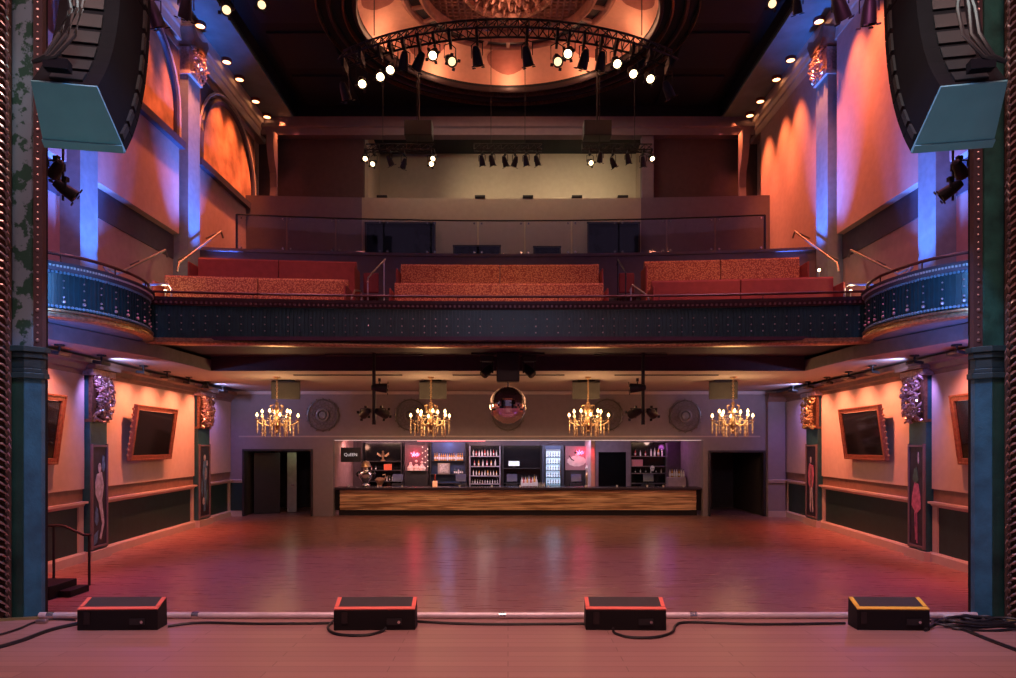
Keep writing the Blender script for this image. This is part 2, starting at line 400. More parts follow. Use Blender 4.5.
# upper hall
for s in (-1, 1):
    p = [(s*9.2, 6.45), (s*9.2, 25.0)]
    if s > 0: p = p[::-1]
    struct(MB().sweep(p, [(0, 4.4), (0, 15.3), (-.25, 15.3), (-.25, 4.4)]), 'wall_upper_'+SIDE[s], 'wall_upper')
    for a, b in ((8.0, 13.75), (14.65, 18.45), (19.45, 24.0)):
        q = [(s*9.2, a), (s*9.2, b)]
        if s > 0: q = q[::-1]
        struct(MB().sweep(q, [(0, 8.25), (.24, 8.25), (.24, 10.6 if s < 0 else 13.85), (0, 10.6 if s < 0 else 13.85)]), 'wall_panel_upper_'+SIDE[s], 'wall_upper')
    struct(MB().sweep(p, [(0, 13.6), (.25, 13.6), (.26, 13.85), (.29, 13.9), (.30, 14.05), (.34, 14.12), (.35, 14.3), (.38, 14.4), (0, 14.4)]), 'trim_upper_cornice_'+SIDE[s], 'trim')
    struct(MB().box((s*8.5, 16.7, 14.5), (1.4, 16.6, .2)), 'ceiling_edge_'+SIDE[s], 'ceiling_teal_lit')
    struct(MB().box((s*7.83, 16.7, 14.75), (.06, 16.6, .5)), 'trim_ceiling_step_'+SIDE[s], 'ceiling_dark')
# main ceiling with the round opening of the dome
DC = (0, 19.9); DR = 4.35; EL = .88
mb = MB(); seg = 64; ring_i = []; ring_o = []
for k in range(seg):
    a = 2*PI*k/seg; ca, sa = math.cos(a), math.sin(a)
    t = min((7.85/abs(ca)) if abs(ca) > 1e-6 else 99, ((5.3 if sa > 0 else 12.0)/abs(sa)) if abs(sa) > 1e-6 else 99)
    ring_i.append(mb.bm.verts.new((DR*ca, DC[1]+EL*DR*sa, 15.0))); ring_o.append(mb.bm.verts.new((t*ca, DC[1]+t*sa, 15.0)))
for k in range(seg):
    k2 = (k+1) % seg
    mb.bm.faces.new((ring_i[k], ring_o[k], ring_o[k2], ring_i[k2]))
o = struct(mb, 'ceiling', 'ceiling_dark')
sm = o.modifiers.new('solid', 'SOLIDIFY'); sm.thickness = .1; sm.offset = 1
for s in (-1, 1):   # fill the ceiling corners beyond the radial fan
    struct(MB().box((s*7.4, 24.6, 15.06), (1.6, 1.6, .05)), 'ceiling_corner', 'ceiling_dark')
    for k in range(4):    # recessed ceiling panels with raised borders
        y = 16.6+2.4*k
        struct(MB().box((s*6.35, y, 14.96), (1.9, 1.9, .07)), 'trim_ceiling_panel', mat('navy_ceiling_panel', (.006, .011, .02), .7))
for i, (r, z, w, m) in enumerate([(4.42, 14.96, .16, 'ring_dark'), (4.75, 14.95, .09, 'gold_dark'), (5.15, 14.96, .13, 'ring_dark'), (5.5, 14.97, .06, 'gold_dark')]):
    o = struct(MB().lathe([(r-w/2, z+.05), (r-w/2, z-.04), (r-w/4, z-.10), (r+w/4, z-.08), (r+w/2, z-.02), (r+w/2, z+.05)], (0, DC[1], 0), 96), 'trim_dome_ring', m, smooth=True); o.scale.y = EL
dome = thing('ceiling_dome', 'x', 'x', (0, DC[1], 15)); del dome['label']; del dome['category']; dome['kind'] = 'structure'; dome.scale = (1, EL, 1)
MB().lathe([(4.38, 15.0), (4.42, 15.25), (4.25, 15.55), (3.85, 15.80), (3.3, 15.92), (2.9, 15.95)], (0, DC[1], 0), 96).build('dome_cove', 'cove', dome, smooth=True)
for k in range(8):
    a = -PI/2+k*PI/4+PI; 
    ov = MB(); n = 24; prof_c = [(4.38, 15.0), (4.42, 15.25), (4.25, 15.55), (3.85, 15.80), (3.3, 15.92), (2.9, 15.95)][1:]
    def cz(r):
        for (r1, z1), (r2, z2) in zip(prof_c, prof_c[1:]):
            if r2 <= r <= r1: return z1+(z2-z1)*(r1-r)/(r1-r2)
        return 15.93
    rows = []
    for q in range(1, 6):
        f = q/5; row = []
        for j in range(n):
            t = 2*PI*j/n; r_ = 3.78+.52*f*math.sin(t); aa = a+.19*f*math.cos(t)
            row.append(ov.bm.verts.new((r_*math.cos(aa), DC[1]+r_*math.sin(aa), cz(r_)-.025)))
        rows.append(row)
    cv = ov.bm.verts.new((3.78*math.cos(a), DC[1]+3.78*math.sin(a), cz(3.78)-.025))
    for j in range(n): ov.bm.faces.new((cv, rows[0][j], rows[0][(j+1) % n]))
    for A_, B_ in zip(rows, rows[1:]):
        for j in range(n): ov.bm.faces.new((A_[j], B_[j], B_[(j+1) % n], A_[(j+1) % n]))
    ov.build('painted_oval', 'cove_oval', dome)
MB().lathe([(3.2, 15.93), (3.22, 15.74), (3.10, 15.68), (3.02, 15.74), (3.0, 15.93)], (0, DC[1], 0), 96).build('inner_ring', 'coffer', dome, smooth=True)
MB().lathe([(3.0, 15.80), (2.62, 15.80)], (0, DC[1], 0), 96).build('dark_band', 'ring_dark', dome)
MB().lathe([(2.68, 15.93), (2.66, 15.72), (2.56, 15.66), (2.48, 15.72), (2.46, 15.93)], (0, DC[1], 0), 96).build('inner_ring', 'coffer', dome, smooth=True)
for k in range(24):
    a = 2*PI*k/24
    MB().box((2.82*math.cos(a), DC[1]+2.82*math.sin(a), 15.77), (.40, .12, .08), Matrix.Rotation(a, 3, 'Z')).build('band_block', 'coffer', dome)
MB().lathe([(0, 16.08), (2.6, 16.08)], (0, DC[1], 0), 64).build('dome_top', 'coffer_deep', dome)
cf = MB()
for k in range(-13, 14):
    x = k*.19; L_ = 2*math.sqrt(max(0, 2.55**2-x*x))
    if L_ > .1:
        cf.box((x, DC[1], 15.99), (.05, L_, .1)); cf.box((0, DC[1]+x, 15.99), (L_, .05, .1))
cf.build('coffer_grid', 'coffer', dome)
ro = MB()
for ringr, n, sz in ((1.55, 18, .30), (1.15, 14, .30), (.7, 10, .28), (.25, 6, .22)):
    for k in range(n):
        a = 2*PI*k/n+ringr; rr = ringr*(1+.10*math.cos(a*4))
        c = Vector((rr*math.cos(a), DC[1]+rr*math.sin(a), 15.78+.02*random.random()))
        pts = [c+Vector((sz*.6*t*math.cos(a+2.4*t), sz*.6*t*math.sin(a+2.4*t), -.12*math.sin(PI*t))) for t in (0, .25, .5, .75, 1, 1.2)]
        ro.tube(pts, [.03, .07, .08, .06, .045, .02], 6)
        ro.sphere(c+Vector((0, 0, -.05)), .07, 6)
ro.lathe([(1.9, 15.95), (1.85, 15.84), (1.7, 15.84), (1.62, 15.95)], (0, DC[1], 0), 48)
for v in ro.bm.verts: v.co.x *= .75; v.co.y = DC[1]+(v.co.y-DC[1])*.85
ro.build('rosette', 'gold_pink', dome, smooth=True)
for k in range(10):
    a = 2*PI*k/10+.3
    light('POINT', (3.95*math.cos(a), DC[1]+EL*3.95*math.sin(a), 15.12), 13, (1, .46, .26), size=.12, name='dome_cove_light')
light('POINT', (0, DC[1], 15.2), 14, (1, .42, .26), size=.3, name='dome_cove_light')
# far end of the upper hall
UB = 25.0
struct(MB().box((0, UB-.2, 14.1), (18.4, .5, .62)), 'wall_upper_beam', 'mauve')
struct(MB().sweep([(-9.1, UB-.45), (9.1, UB-.45)], [(0, 13.72), (.05, 13.72), (.07, 13.95), (.14, 14.0), (.14, 14.12), (0, 14.12)]), 'trim_upper_back', 'mauve')
for x0, x1 in ((-9.2, -5.33), (5.33, 9.2)):
    struct(MB().box(((x0+x1)/2, UB+.15, 11), (x1-x0, .3, 6.0)), 'wall_upper_back', 'darkred')
struct(MB().box((0, UB+.0, 14.75), (18.4, .1, .75)), 'wall_above_beam', 'ceiling_dark')
struct(MB().box((0, 27.6, 11.2), (12, .2, 7)), 'wall_booth_back', 'beige')
for s in (-1, 1):
    struct(MB().box((s*5.3+(0 if s < 0 else -.0), 26.4, 11.2), (.2, 2.4, 6.6)), 'wall_booth_side', 'beige')
struct(MB().box((0, 26.3, 14.4), (10.8, 2.6, .15)), 'ceiling_booth', 'ceiling_dark')
struct(MB().box((5.1, 24.86, 11), (.42, .34, 5.9)), 'wall_booth_pier', 'mauve')
PY = 23.5
def ppath(x0, x1, n=8): return [(x0+(x1-x0)*i/n, PY-.004*(x0+(x1-x0)*i/n)**2) for i in range(n+1)]
struct(MB().sweep(ppath(-9.1, -5.05), [(0, 7.7), (0, 11.05), (-.15, 11.05), (-.15, 7.7)]), 'wall_partition_left', 'mauve')
struct(MB().sweep(ppath(4.6, 9.1), [(0, 7.7), (0, 11.05), (-.15, 11.05), (-.15, 7.7)]), 'wall_partition_right', 'mauve')
struct(MB().sweep(ppath(-5.05, 4.6), [(0, 7.7), (0, 11.05), (-.15, 11.05), (-.15, 7.7)]), 'wall_partition', 'beige')
def dark_pane(px0, px1, py0, py1, n):
    a = at(px0, py0, PY-.12); b = at(px1, py1, PY-.12)
    w = thing('window_%d' % n, 'x', 'x', ((a.x+b.x)/2, PY-.06, b.z)); del w['label']; del w['category']; w['kind'] = 'structure'
    MB().box(((a.x+b.x)/2, PY-.11, (a.z+b.z)/2), (b.x-a.x, .03, a.z-b.z)).build('window_pane', 'glassy', w)
    f = MB(); 
    for z in (a.z, b.z): f.box(((a.x+b.x)/2, PY-.13, z), (b.x-a.x+.08, .05, .05))
    for x in (a.x, b.x): f.box((x, PY-.13, (a.z+b.z)/2), (.05, .05, a.z-b.z))
    f.build('window_frame', 'black', w)
dark_pane(366, 435, 223, 256, 1); dark_pane(588, 639, 223, 256, 2)
dark_pane(454, 500, 246, 257, 3); dark_pane(534, 560, 247, 257, 4)
for i, px in enumerate((382, 480, 528, 577, 623)):
    p = at(px, 198, PY)
    r = thing('floodlight', ['black floodlight on the booth ledge beside its outer corner', 'black floodlight on the booth ledge beneath the middle lighting truss, nearer the unlit corner', 'black floodlight at the middle of the booth ledge, between two pale glows', 'black floodlight on the booth ledge under the brightest wall glow', 'black floodlight on the booth ledge beside the narrow pier'][i], 'light', (p.x, PY+.05, 11.05))
    MB().box((p.x, PY+.05, 11.12), (.36, .16, .09)).build('housing', 'black', r, bevel=.01)
    MB().box((p.x, PY+.14, 11.13), (.28, .01, .06)).build('lens', 'lamp_soft' if i in (1, 3) else 'lens_dark', r)
    if i in (1, 2, 3, 4): light('SPOT', (p.x, PY+.25, 11.2), (260, 50, 330, 80)[i-1], (1, .76, .46), (p.x+.5, 27.4, 12.3), 72, 1, .1, name='floodlight_beam')
light('AREA', (0, 22.6, 13.4), 80, (1, .72, .5), (0, 24.6, 9.4), size=8, size_y=.4, name='booth_track_light')
for s in (-1, 1):   # scroll brackets at the far corners
    x = s*8.45
    cb = MB().sweep([(x-.12, 24.5), (x+.12, 24.5)], [(0, 10.8), (.12, 10.9), (.16, 11.3), (.10, 11.8), (.14, 12.3), (.34, 12.7), (.46, 13.1), (.5, 13.5), (.62, 13.7), (0, 13.7)])
    cb.build('bracket', 'trim', None)
    o = C.objects[-1] if False else bpy.data.objects[-1]
for ob in [o for o in bpy.data.objects if o.name.startswith('bracket')]:
    ob.name = 'scroll_bracket'; ob.data.materials[0] = M['mauve']
    side = 'past the arched wall' if ob.location.x < 0 else 'past the plain orange-lit wall'
    tag(ob, 'carved scroll bracket under the ceiling beam, '+side, 'bracket')
# ---------------------------------------------------------------- balcony
def bal(Y, k=.009, x0=-7.75, x1=7.75, n=28): return [(x0+(x1-x0)*i/n, Y-k*(x0+(x1-x0)*i/n)**2) for i in range(n+1)]
balc = thing('balcony', 'long curved teal balcony front with gold edge and mahogany rail', 'balcony', (0, 15, 4.65))
P0 = bal(15.0)
MB().sweep(P0, [(-.12, 4.72), (0, 4.80), (0, 5.50), (-.12, 5.55)]).build('fluted_panel', 'teal', balc)
rb = MB()
for i in range(190):
    x = -7.6+15.2*i/189; rb.box((x, 15.0-.009*x*x-.008, 5.15), (.034, .03, .66))
rb.build('flute_ribs', 'teal', balc)
od = MB()
for i in range(62):
    x = -7.5+15.0*i/61; y = 15.0-.009*x*x-.03
    for z in (4.98, 5.12, 5.28): od.sphere((x, y, z), .017, 6)
od.build('bead_molding', 'steel', balc)
MB().sweep(P0, [(-.15, 4.66), (.05, 4.66), (.09, 4.69), (.09, 4.73), (.04, 4.75), (.03, 4.80), (-.15, 4.80)]).build('gilded_edge', 'gold', balc)
MB().sweep(P0, [(-.15, 5.50), (.03, 5.50), (.06, 5.55), (.10, 5.60), (.12, 5.66), (-.2, 5.68)]).build('cap_molding', mat('dark_plum_cap', (.05, .032, .042), .5), balc)
dn = MB()
for i in range(150):
    x = -7.6+15.2*i/149; dn.box((x, 15.0-.009*x*x-.06, 5.555), (.045, .05, .045))
dn.build('dentil_molding', mat('dim_dentil', (.12, .08, .09), .6), balc)
MB().tube([(x, y-.02, 5.78) for x, y in P0], .028, 8).build('hand_rail', 'rail_brown', balc, smooth=True)
for i in range(0, 29, 4):
    x, y = P0[i]; MB().cyl((x, y-.02, 5.67), (x, y-.02, 5.78), .012).build('rail_post', 'rail_brown', balc)
# curved side boxes
BOXP = [(-9.18, 11.25), (-8.6, 11.28), (-8.0, 11.5), (-7.6, 11.9), (-7.38, 12.4), (-7.28, 13.0), (-7.32, 13.6), (-7.5, 14.15), (-7.85, 14.5)]
def smooth_path(P, n=5):
    out = []
    for i in range(len(P)-1):
        p0 = P[max(i-1, 0)]; p1 = P[i]; p2 = P[i+1]; p3 = P[min(i+2, len(P)-1)]
        for j in range(n):
            t = j/n; f = lambda a, b, c, d: .5*((2*b)+(-a+c)*t+(2*a-5*b+4*c-d)*t*t+(-a+3*b-3*c+d)*t*t*t)
            out.append((f(p0[0], p1[0], p2[0], p3[0]), f(p0[1], p1[1], p2[1], p3[1])))
    return out+[P[-1]]
BP = smooth_path(BOXP)
def resample(P, step):
    out = []; acc = 0
    for a, b in zip(P, P[1:]):
        d = math.hypot(b[0]-a[0], b[1]-a[1]); t = acc
        while t < d:
            out.append((a[0]+(b[0]-a[0])*t/d, a[1]+(b[1]-a[1])*t/d, math.atan2(b[1]-a[1], b[0]-a[0]))); t += step
        acc = t-d
    return out
for s in (-1, 1):
    path = BP if s < 0 else [(-x, y) for x, y in BP][::-1]
    # travelling away from the stage on the left the hall is on the right-hand side, as on the way back on the right
    bx = thing('balcony_box', 'rounded teal balcony box with gilded underside ring, on the '+('side of the arched wall' if s < 0 else 'side of the plain wall'), 'balcony box', (s*8.2, 13, 4.6))
    MB().sweep(path, [(-.1, 4.84), (0, 4.84), (0, 5.50), (-.1, 5.50)]).build('fluted_panel', 'box_teal', bx, smooth=True)
    r1 = MB(); r2 = MB(); r3 = MB(); r4 = MB()
    for (x, y, a) in resample(path, .085):
        n = Vector((math.sin(a), -math.cos(a), 0))
        r1.box(Vector((x, y, 5.17))+n*.01, (.034, .03, .62), Matrix.Rotation(a, 3, 'Z'))
    for (x, y, a) in resample(path, .06):
        n = Vector((math.sin(a), -math.cos(a), 0))
        r2.sphere(Vector((x, y, 4.89))+n*.02, .032, 6); r2.sphere(Vector((x, y, 5.48))+n*.02, .028, 6)
    for (x, y, a) in resample(path, .32):
        n = Vector((math.sin(a), -math.cos(a), 0))
        for z, q in ((4.98, .034), (5.06, .02), (5.22, .016), (5.34, .016)): r3.sphere(Vector((x, y, z))+n*.035, q, 6)
    for (x, y, a) in resample(path, .05):
        n = Vector((math.sin(a), -math.cos(a), 0)); r4.box(Vector((x, y, 5.575))+n*.075, (.028, .03, .035), Matrix.Rotation(a, 3, 'Z'))
    r1.build('flute_ribs', 'box_teal', bx); r2.build('egg_molding', mat('pale_egg_molding', (.16, .26, .32), .4), bx); r3.build('bead_molding', 'silver_leaf', bx); r4.build('dentil_molding', 'trim', bx)
    MB().sweep(path, [(-.1, 4.68), (.02, 4.68), (.08, 4.70), (.09, 4.745), (.05, 4.755), (.04, 4.79), (.09, 4.80), (.09, 4.83), (0, 4.85), (-.1, 4.85)]).build('gilded_ring', 'gold', bx, smooth=True)
    MB().sweep(path, [(-.15, 5.50), (.03, 5.50), (.07, 5.55), (.07, 5.60), (.12, 5.64), (-.2, 5.66)]).build('cap_molding', mat('slate_cap', (.10, .085, .10), .45), bx, smooth=True)
    pl = [(x, y, 5.80) for x, y in path]
    MB().tube(pl, .03, 8).build('hand_rail', 'rail_brown', bx, smooth=True)
    for q in range(4, len(path), 9): MB().cyl((path[q][0], path[q][1], 5.64), (path[q][0], path[q][1], 5.80), .014).build('rail_post', 'rail_brown', bx)
    fl = MB(); pts = [(x, y, 4.70) for x, y in path]+([(-9.18, 14.6, 4.70)] if s < 0 else [])
    if s > 0: pts = pts+[] ; pts = [(9.18, 14.6, 4.70)]+pts
    fl.poly(pts, (0, 0, .08)); fl.build('underside', mat('box_underside', (.20, .24, .27), .6), bx)
# seating tiers
for nm, y0, y1, z in (('floor_tier_low', 15.15, 16.9, 5.0), ('floor_tier_high', 16.9, 18.7, 5.75), ('floor_aisle', 18.7, 20.6, 6.6), ('floor_cross_aisle', 20.6, 25.0, 7.7)):
    n = 20; A = bal((y0), .009, -9.1, 9.1, n); B = bal(y1, .009, -9.1, 9.1, n)
    d = y1-y0
    o = struct(MB().sweep(A, [(0, 4.86), (0, z), (-d, z), (-d, 4.86)]), nm, 'step')
struct(MB().sweep(bal(20.3, .009, -9.1, 9.1, 24), [(0, 6.6), (0, 8.12), (.04, 8.14), (.04, 8.22), (-.22, 8.22), (-.22, 6.6)]), 'wall_cross_aisle', 'mauve')
GR = bal(20.42, .009, -7.95, 7.55, 11)
gr = thing('glass_railing', 'curved clear glass railing along the cross aisle wall of the balcony', 'railing', (0, 20.4, 8.22))
for (a, b) in zip(GR, GR[1:]):
    ax, ay = a; bx_, by = b; g = .02; dx, dy = bx_-ax, by-ay; L_ = math.hypot(dx, dy)
    c = Vector(((ax+bx_)/2, (ay+by)/2, 8.74)); R_ = Matrix.Rotation(math.atan2(dy, dx), 3, 'Z')
    gp = MB().box(c, (L_-.05, .012, .98), R_).build('glass_panel', 'glass', gr)
    for fx in (-.42, .42):
        q = Vector((c.x+fx*dx, c.y+fx*dy, 8.30)); MB().cyl(q+Vector((0, -.03, 0)), q+Vector((0, .03, 0)), .03).build('clip', 'chrome', gr)
        q.z = 9.17; MB().cyl(q+Vector((0, -.03, 0)), q+Vector((0, .03, 0)), .025).build('clip', 'chrome', gr)
MB().tube([(x, y, 9.26) for x, y in GR], .022, 8).build('top_rail', 'black', gr)
for e in (GR[0], GR[-1]): MB().box((e[0], e[1], 8.74), (.05, .05, 1.04)).build('end_post', 'black', gr)
# banquettes
def banquette(x0, x1, Yc, zf, zt, m, label, grp=None, seams=1):
    n = 6; k = .009
    f = lambda x: Yc-k*x*x
    xm = (x0+x1)/2
    b = thing('banquette', label, 'bench seat', (xm, f(xm), zf))
    P_ = [(x0+(x1-x0)*i/n, f(x0+(x1-x0)*i/n)) for i in range(n+1)]
    MB().sweep(P_, [(.62, zf+.05), (.62, zf+.36), (-.02, zf+.36), (-.02, zf+.05)]).build('seat_base', 'black_wood', b)
    segs = seams+1
    for j in range(segs):
        a = x0+(x1-x0)*j/segs+.012; c = x0+(x1-x0)*(j+1)/segs-.012
        Q = [(a+(c-a)*i/4, f(a+(c-a)*i/4)) for i in range(5)]
        MB().sweep(Q, [(.64, zf+.36), (.66, zf+.44), (.62, zf+.48), (.12, zf+.48), (.12, zf+.36)]).build('seat_cushion', m, b)
        MB().sweep(Q, [(.12, zf+.40), (.10, zt-.05), (.06, zt), (-.06, zt), (-.10, zt-.05), (-.10, zf+.05), (.0, zf+.05)]).build('backrest', m, b)
    for x in (x0-.03, x1+.03): MB().box((x, f(x)-.2, (zf+zt)/2-.1), (.05, .62, zt-zf-.25)).build('end_panel', 'seat_plain', b, bevel=.02)
banquette(-8.05, -3.85, 16.5, 5.0, 6.48, 'seat', 'low banquette with speckled cover glowing orange near its inner end, row nearest the rail')
banquette(-8.0, -4.0, 18.1, 5.75, 7.34, 'seat_plain', 'plain red banquette behind the speckled one, below the arched wall')
banquette(-2.75, 2.32, 16.5, 5.0, 6.42, 'seat', 'middle speckled orange banquette in the row at the balcony rail')
banquette(-2.85, 2.42, 18.1, 5.75, 7.30, 'seat', 'middle speckled orange banquette in the raised second row')
banquette(3.45, 7.65, 16.5, 5.0, 6.46, 'seat_plain', 'plain red banquette at the rail in front of an orange patterned one', seams=1)
banquette(3.6, 7.55, 18.1, 5.75, 7.36, 'seat', 'orange patterned banquette in the second row behind a plain red one')
# aisle stair rails and small red chairs
def pipe_rail(pts, label, r=.022, posts=(), m='steel', cat='handrail', base=None):
    t = thing('stair_handrail', label, cat, pts[0] if base is None else base)
    MB().tube(pts, r, 8).build('rail_bar', m, t, smooth=True)
    for a, b in posts: MB().cyl(a, b, r*.9).build('post', m, t)
    return t
pipe_rail([(-3.35, 18.2, 7.35), (-3.3, 18.2, 7.5), (-3.55, 17.2, 6.75), (-3.55, 17.1, 6.6)], 'steel handrail on the balcony stair beside two small dark red seats', posts=[((-3.32, 18.15, 5.75), (-3.32, 18.15, 7.45)), ((-3.55, 17.15, 5.75), (-3.55, 17.15, 6.7))])
pipe_rail([(-3.55, 16.6, 6.0), (-3.6, 16.5, 6.25), (-3.62, 16.0, 6.15), (-3.66, 15.8, 5.9)], 'short low steel handrail at the foot of the balcony stair by the glowing banquette', posts=[((-3.58, 16.55, 5.0), (-3.58, 16.55, 6.22))])
pipe_rail([(2.95, 18.3, 7.35), (2.95, 18.2, 7.48), (2.98, 17.2, 6.9), (2.98, 17.1, 6.7)], 'tall thin handrail post in the balcony aisle beside the single red seat', posts=[((2.95, 18.2, 5.75), (2.95, 18.2, 7.45)), ((2.98, 17.15, 5.75), (2.98, 17.15, 6.85))], m='black')
pipe_rail([(3.05, 17.0, 6.35), (3.1, 16.9, 6.5), (3.35, 16.3, 6.1), (3.4, 16.2, 5.9)], 'short sloping handrail at the end of the plain red banquette', posts=[((3.08, 16.95, 5.75), (3.08, 16.95, 6.45))])
def small_chair(x, label):
    c = thing('aisle_chair', label, 'chair', (x, 18.3, 5.75))
    MB().box((x, 18.4, 6.90), (.42, .06, .55)).build('backrest', 'red_chair', c, bevel=.03)
    MB().box((x, 18.15, 6.45), (.42, .42, .08)).build('seat', 'red_chair', c, bevel=.03)
    for dx in (-.17, .17):
        for dy in (-.17, .17): MB().cyl((x+dx, 18.15+dy, 5.75), (x+dx, 18.15+dy, 6.42), .014).build('leg', 'black', c)
small_chair(-3.72, 'small dark red seat beside the steel stair handrail, against the end of the plain banquette')
small_chair(3.22, 'single small dark red seat between balcony banquettes, next to the orange patterned one')
# handrails on the side walls going up the raking steps
for s in (-1, 1):
    sd = 'arched wall' if s < 0 else 'plain wall'
    w = s*8.92
    a = [(s*8.5, 14.4, 6.15), (s*8.62, 14.45, 6.3), (s*8.7, 15.1, 6.32), (s*8.7, 17.2, 7.45), (s*8.7, 17.3, 7.3)]
    pipe_rail(a, 'bronze handrail rising from the balcony box along the '+sd, m='steel_dark', r=.028, posts=[((s*8.7, 16.0, 6.85), (w, 16.0, 6.75)), ((s*8.7, 17.0, 7.35), (w, 17.0, 7.25))])
    b = [(s*8.6, 17.6, 7.0), (s*8.6, 17.7, 7.25), (s*8.6, 20.3, 8.9), (s*8.6, 20.45, 8.75)]
    pipe_rail(b, 'upper bronze handrail crossing the tall pilaster on the '+sd, m='steel_dark', r=.028, posts=[((s*8.6, 18.3, 7.65), (w, 18.3, 7.5)), ((s*8.6, 20.0, 8.75), (w, 20.0, 8.6))])
    g = thing('guard_rail', 'small loop guard rail with step light at the '+sd+' end of the balcony', 'guard rail', (s*7.9, 15.3, 5.0))
    MB().tube([(s*7.55, 15.2, 5.0), (s*7.55, 15.2, 6.0), (s*7.62, 15.2, 6.1), (s*8.2, 15.2, 6.1), (s*8.28, 15.2, 6.0), (s*8.28, 15.2, 5.0)], .024).build('loop', 'steel', g)
    MB().cyl((s*7.55, 15.2, 5.75), (s*8.28, 15.2, 5.75), .012).build('cross_bar', 'steel', g)
    for (x, y, z) in ((s*7.74, 15.3, 5.97), (s*8.22, 17.9, 7.12)):
        n_ = 'beside the loop guard rail' if y < 16 else 'at the foot of the tall blue pilaster'
        l = thing('step_light', 'tiny glowing step light '+n_+', '+sd+' side', 'light', (x, y, 5.0 if y < 16 else 5.75))
        MB().cyl((x, y, 5.0 if y < 16 else 5.75), (x, y, z), .012).build('stem', 'steel', l)
        MB().sphere((x, y, z), .04, 8).build('lamp', 'lamp_white', l)
        light('POINT', (x, y-.1, z+.05), 3.5, (1, .75, .4), size=.05, name='step_light_glow')
# ---------------------------------------------------------------- upper pilasters, arches
def leaf_cluster(mb, c, w, h, d, nx, nz, s, size=.1):
    # curled acanthus leaves over the face of a block; c = centre of the block face, -s = out of the wall
    for i in range(nx):
        for j in range(nz):
            v = (j+.5)/nz
            y = c[1]+(i+.5-nx/2)*w/nx+random.uniform(-.5, .5)*w/nx; z = c[2]+(v-.5)*h+random.uniform(-.5, .5)*h/nz
            x = c[0]-s*d*(.35+.65*math.sin(PI*v)); a0 = random.uniform(0, 2*PI); sg = random.choice((-1, 1)); R0 = size*random.uniform(.28, .55)
            P_ = []
            for t in range(6):
                u = t/5; a = a0+sg*3.6*u; R1 = R0*(1-.45*u)
                P_.append((x-s*size*.5*math.sin(PI*u), y+R1*math.cos(a), z+R1*1.25*math.sin(a)))
            q = size*random.uniform(.15, .24)
            mb.tube(P_, [q*.3, q, q*1.1, q*.9, q*.6, q*.2], 5)
def upper_pilaster(s, y0, y1, label):
    w = y1-y0; yc = (y0+y1)/2
    t = thing('tall_pilaster', label, 'pilaster', (s*9.0, yc, 5.0))
    MB().box((s*8.99, yc, 8.8), (.42, w, 7.8)).build('shaft', mat('pilaster_grey_paint', (.20, .26, .30), .6), t)
    MB().box((s*8.94, yc, 5.12), (.5, w+.1, .25)).build('plinth', 'trim', t)
    MB().box((s*8.95, yc, 12.74), (.48, w+.08, .1)).build('necking', 'trim', t)
    lc = MB(); lc.box((s*8.97, yc, 13.1), (.44, w, .7)); leaf_cluster(lc, (s*8.75, yc, 13.1), w*1.15, .75, .14, 7, 8, s, .13)
    lc.build('leaf_capital', 'silver_leaf', t, smooth=True)
    ab = MB()
    n = 10; pts = []
    for i in range(n+1):
        u = i/n; pts.append((yc-w*.75+w*1.5*u, 13.48+.34*abs(u-.5)*2*abs(u-.5)*2))
    poly = [(s*8.62, p[0], 13.95) for p in (pts[0], pts[-1])]
    vs = [(s*8.62, y_, z_-.0) for y_, z_ in pts]
    ab.poly([(s*8.60, yc-w*.45, 13.5), (s*8.60, yc+w*.45, 13.5), (s*8.60, yc+w*.75, 13.9), (s*8.60, yc+w*.62, 14.02), (s*8.60, yc+w*.2, 13.85), (s*8.60, yc-w*.2, 13.85), (s*8.60, yc-w*.62, 14.02), (s*8.60, yc-w*.75, 13.9)], (s*.45, 0, 0))
    ab.build('abacus', 'trim_brown', t)
    sy = yc
    fx = thing('uplight', 'small black uplight at the foot of the '+('near ' if yc < 16 else 'far ')+'blue-lit pilaster on the '+('arched' if s < 0 else 'plain')+' wall', 'light', (s*8.0, yc, 4.78 if yc < 16 else 6.6))
    zb = 4.78 if yc < 16 else 6.6
    MB().box((s*8.0, yc, zb+.06), (.3, .3, .12)).build('base', 'black', fx)
    MB().cyl((s*8.0, yc, zb+.12), (s*8.12, yc, zb+.4), .1).build('housing', 'black', fx)
    for dy, pw in ((0, 1500), (-.75, 1000), (.75, 1000)):
        light('SPOT', (s*7.85, yc+dy*1.1, zb+.3), pw, (.07, .22, 1), (s*9.1, yc+dy, zb+4.6), 42 if dy else 48, 1, .1, name='uplight_beam', spec=.3)
upper_pilaster(-1, 13.9, 14.5, 'tall blue-lit pilaster with leafy capital, nearer the stage, on the arched wall')
upper_pilaster(-1, 18.6, 19.3, 'tall blue-lit pilaster with bracket capital, between the two arched wall panels')
upper_pilaster(1, 13.9, 14.5, 'tall blue-lit pilaster with capital, nearer the stage, on the plain wall')
upper_pilaster(1, 18.6, 19.3, 'tall blue-lit pilaster with bracket capital, farther one on the plain wall')
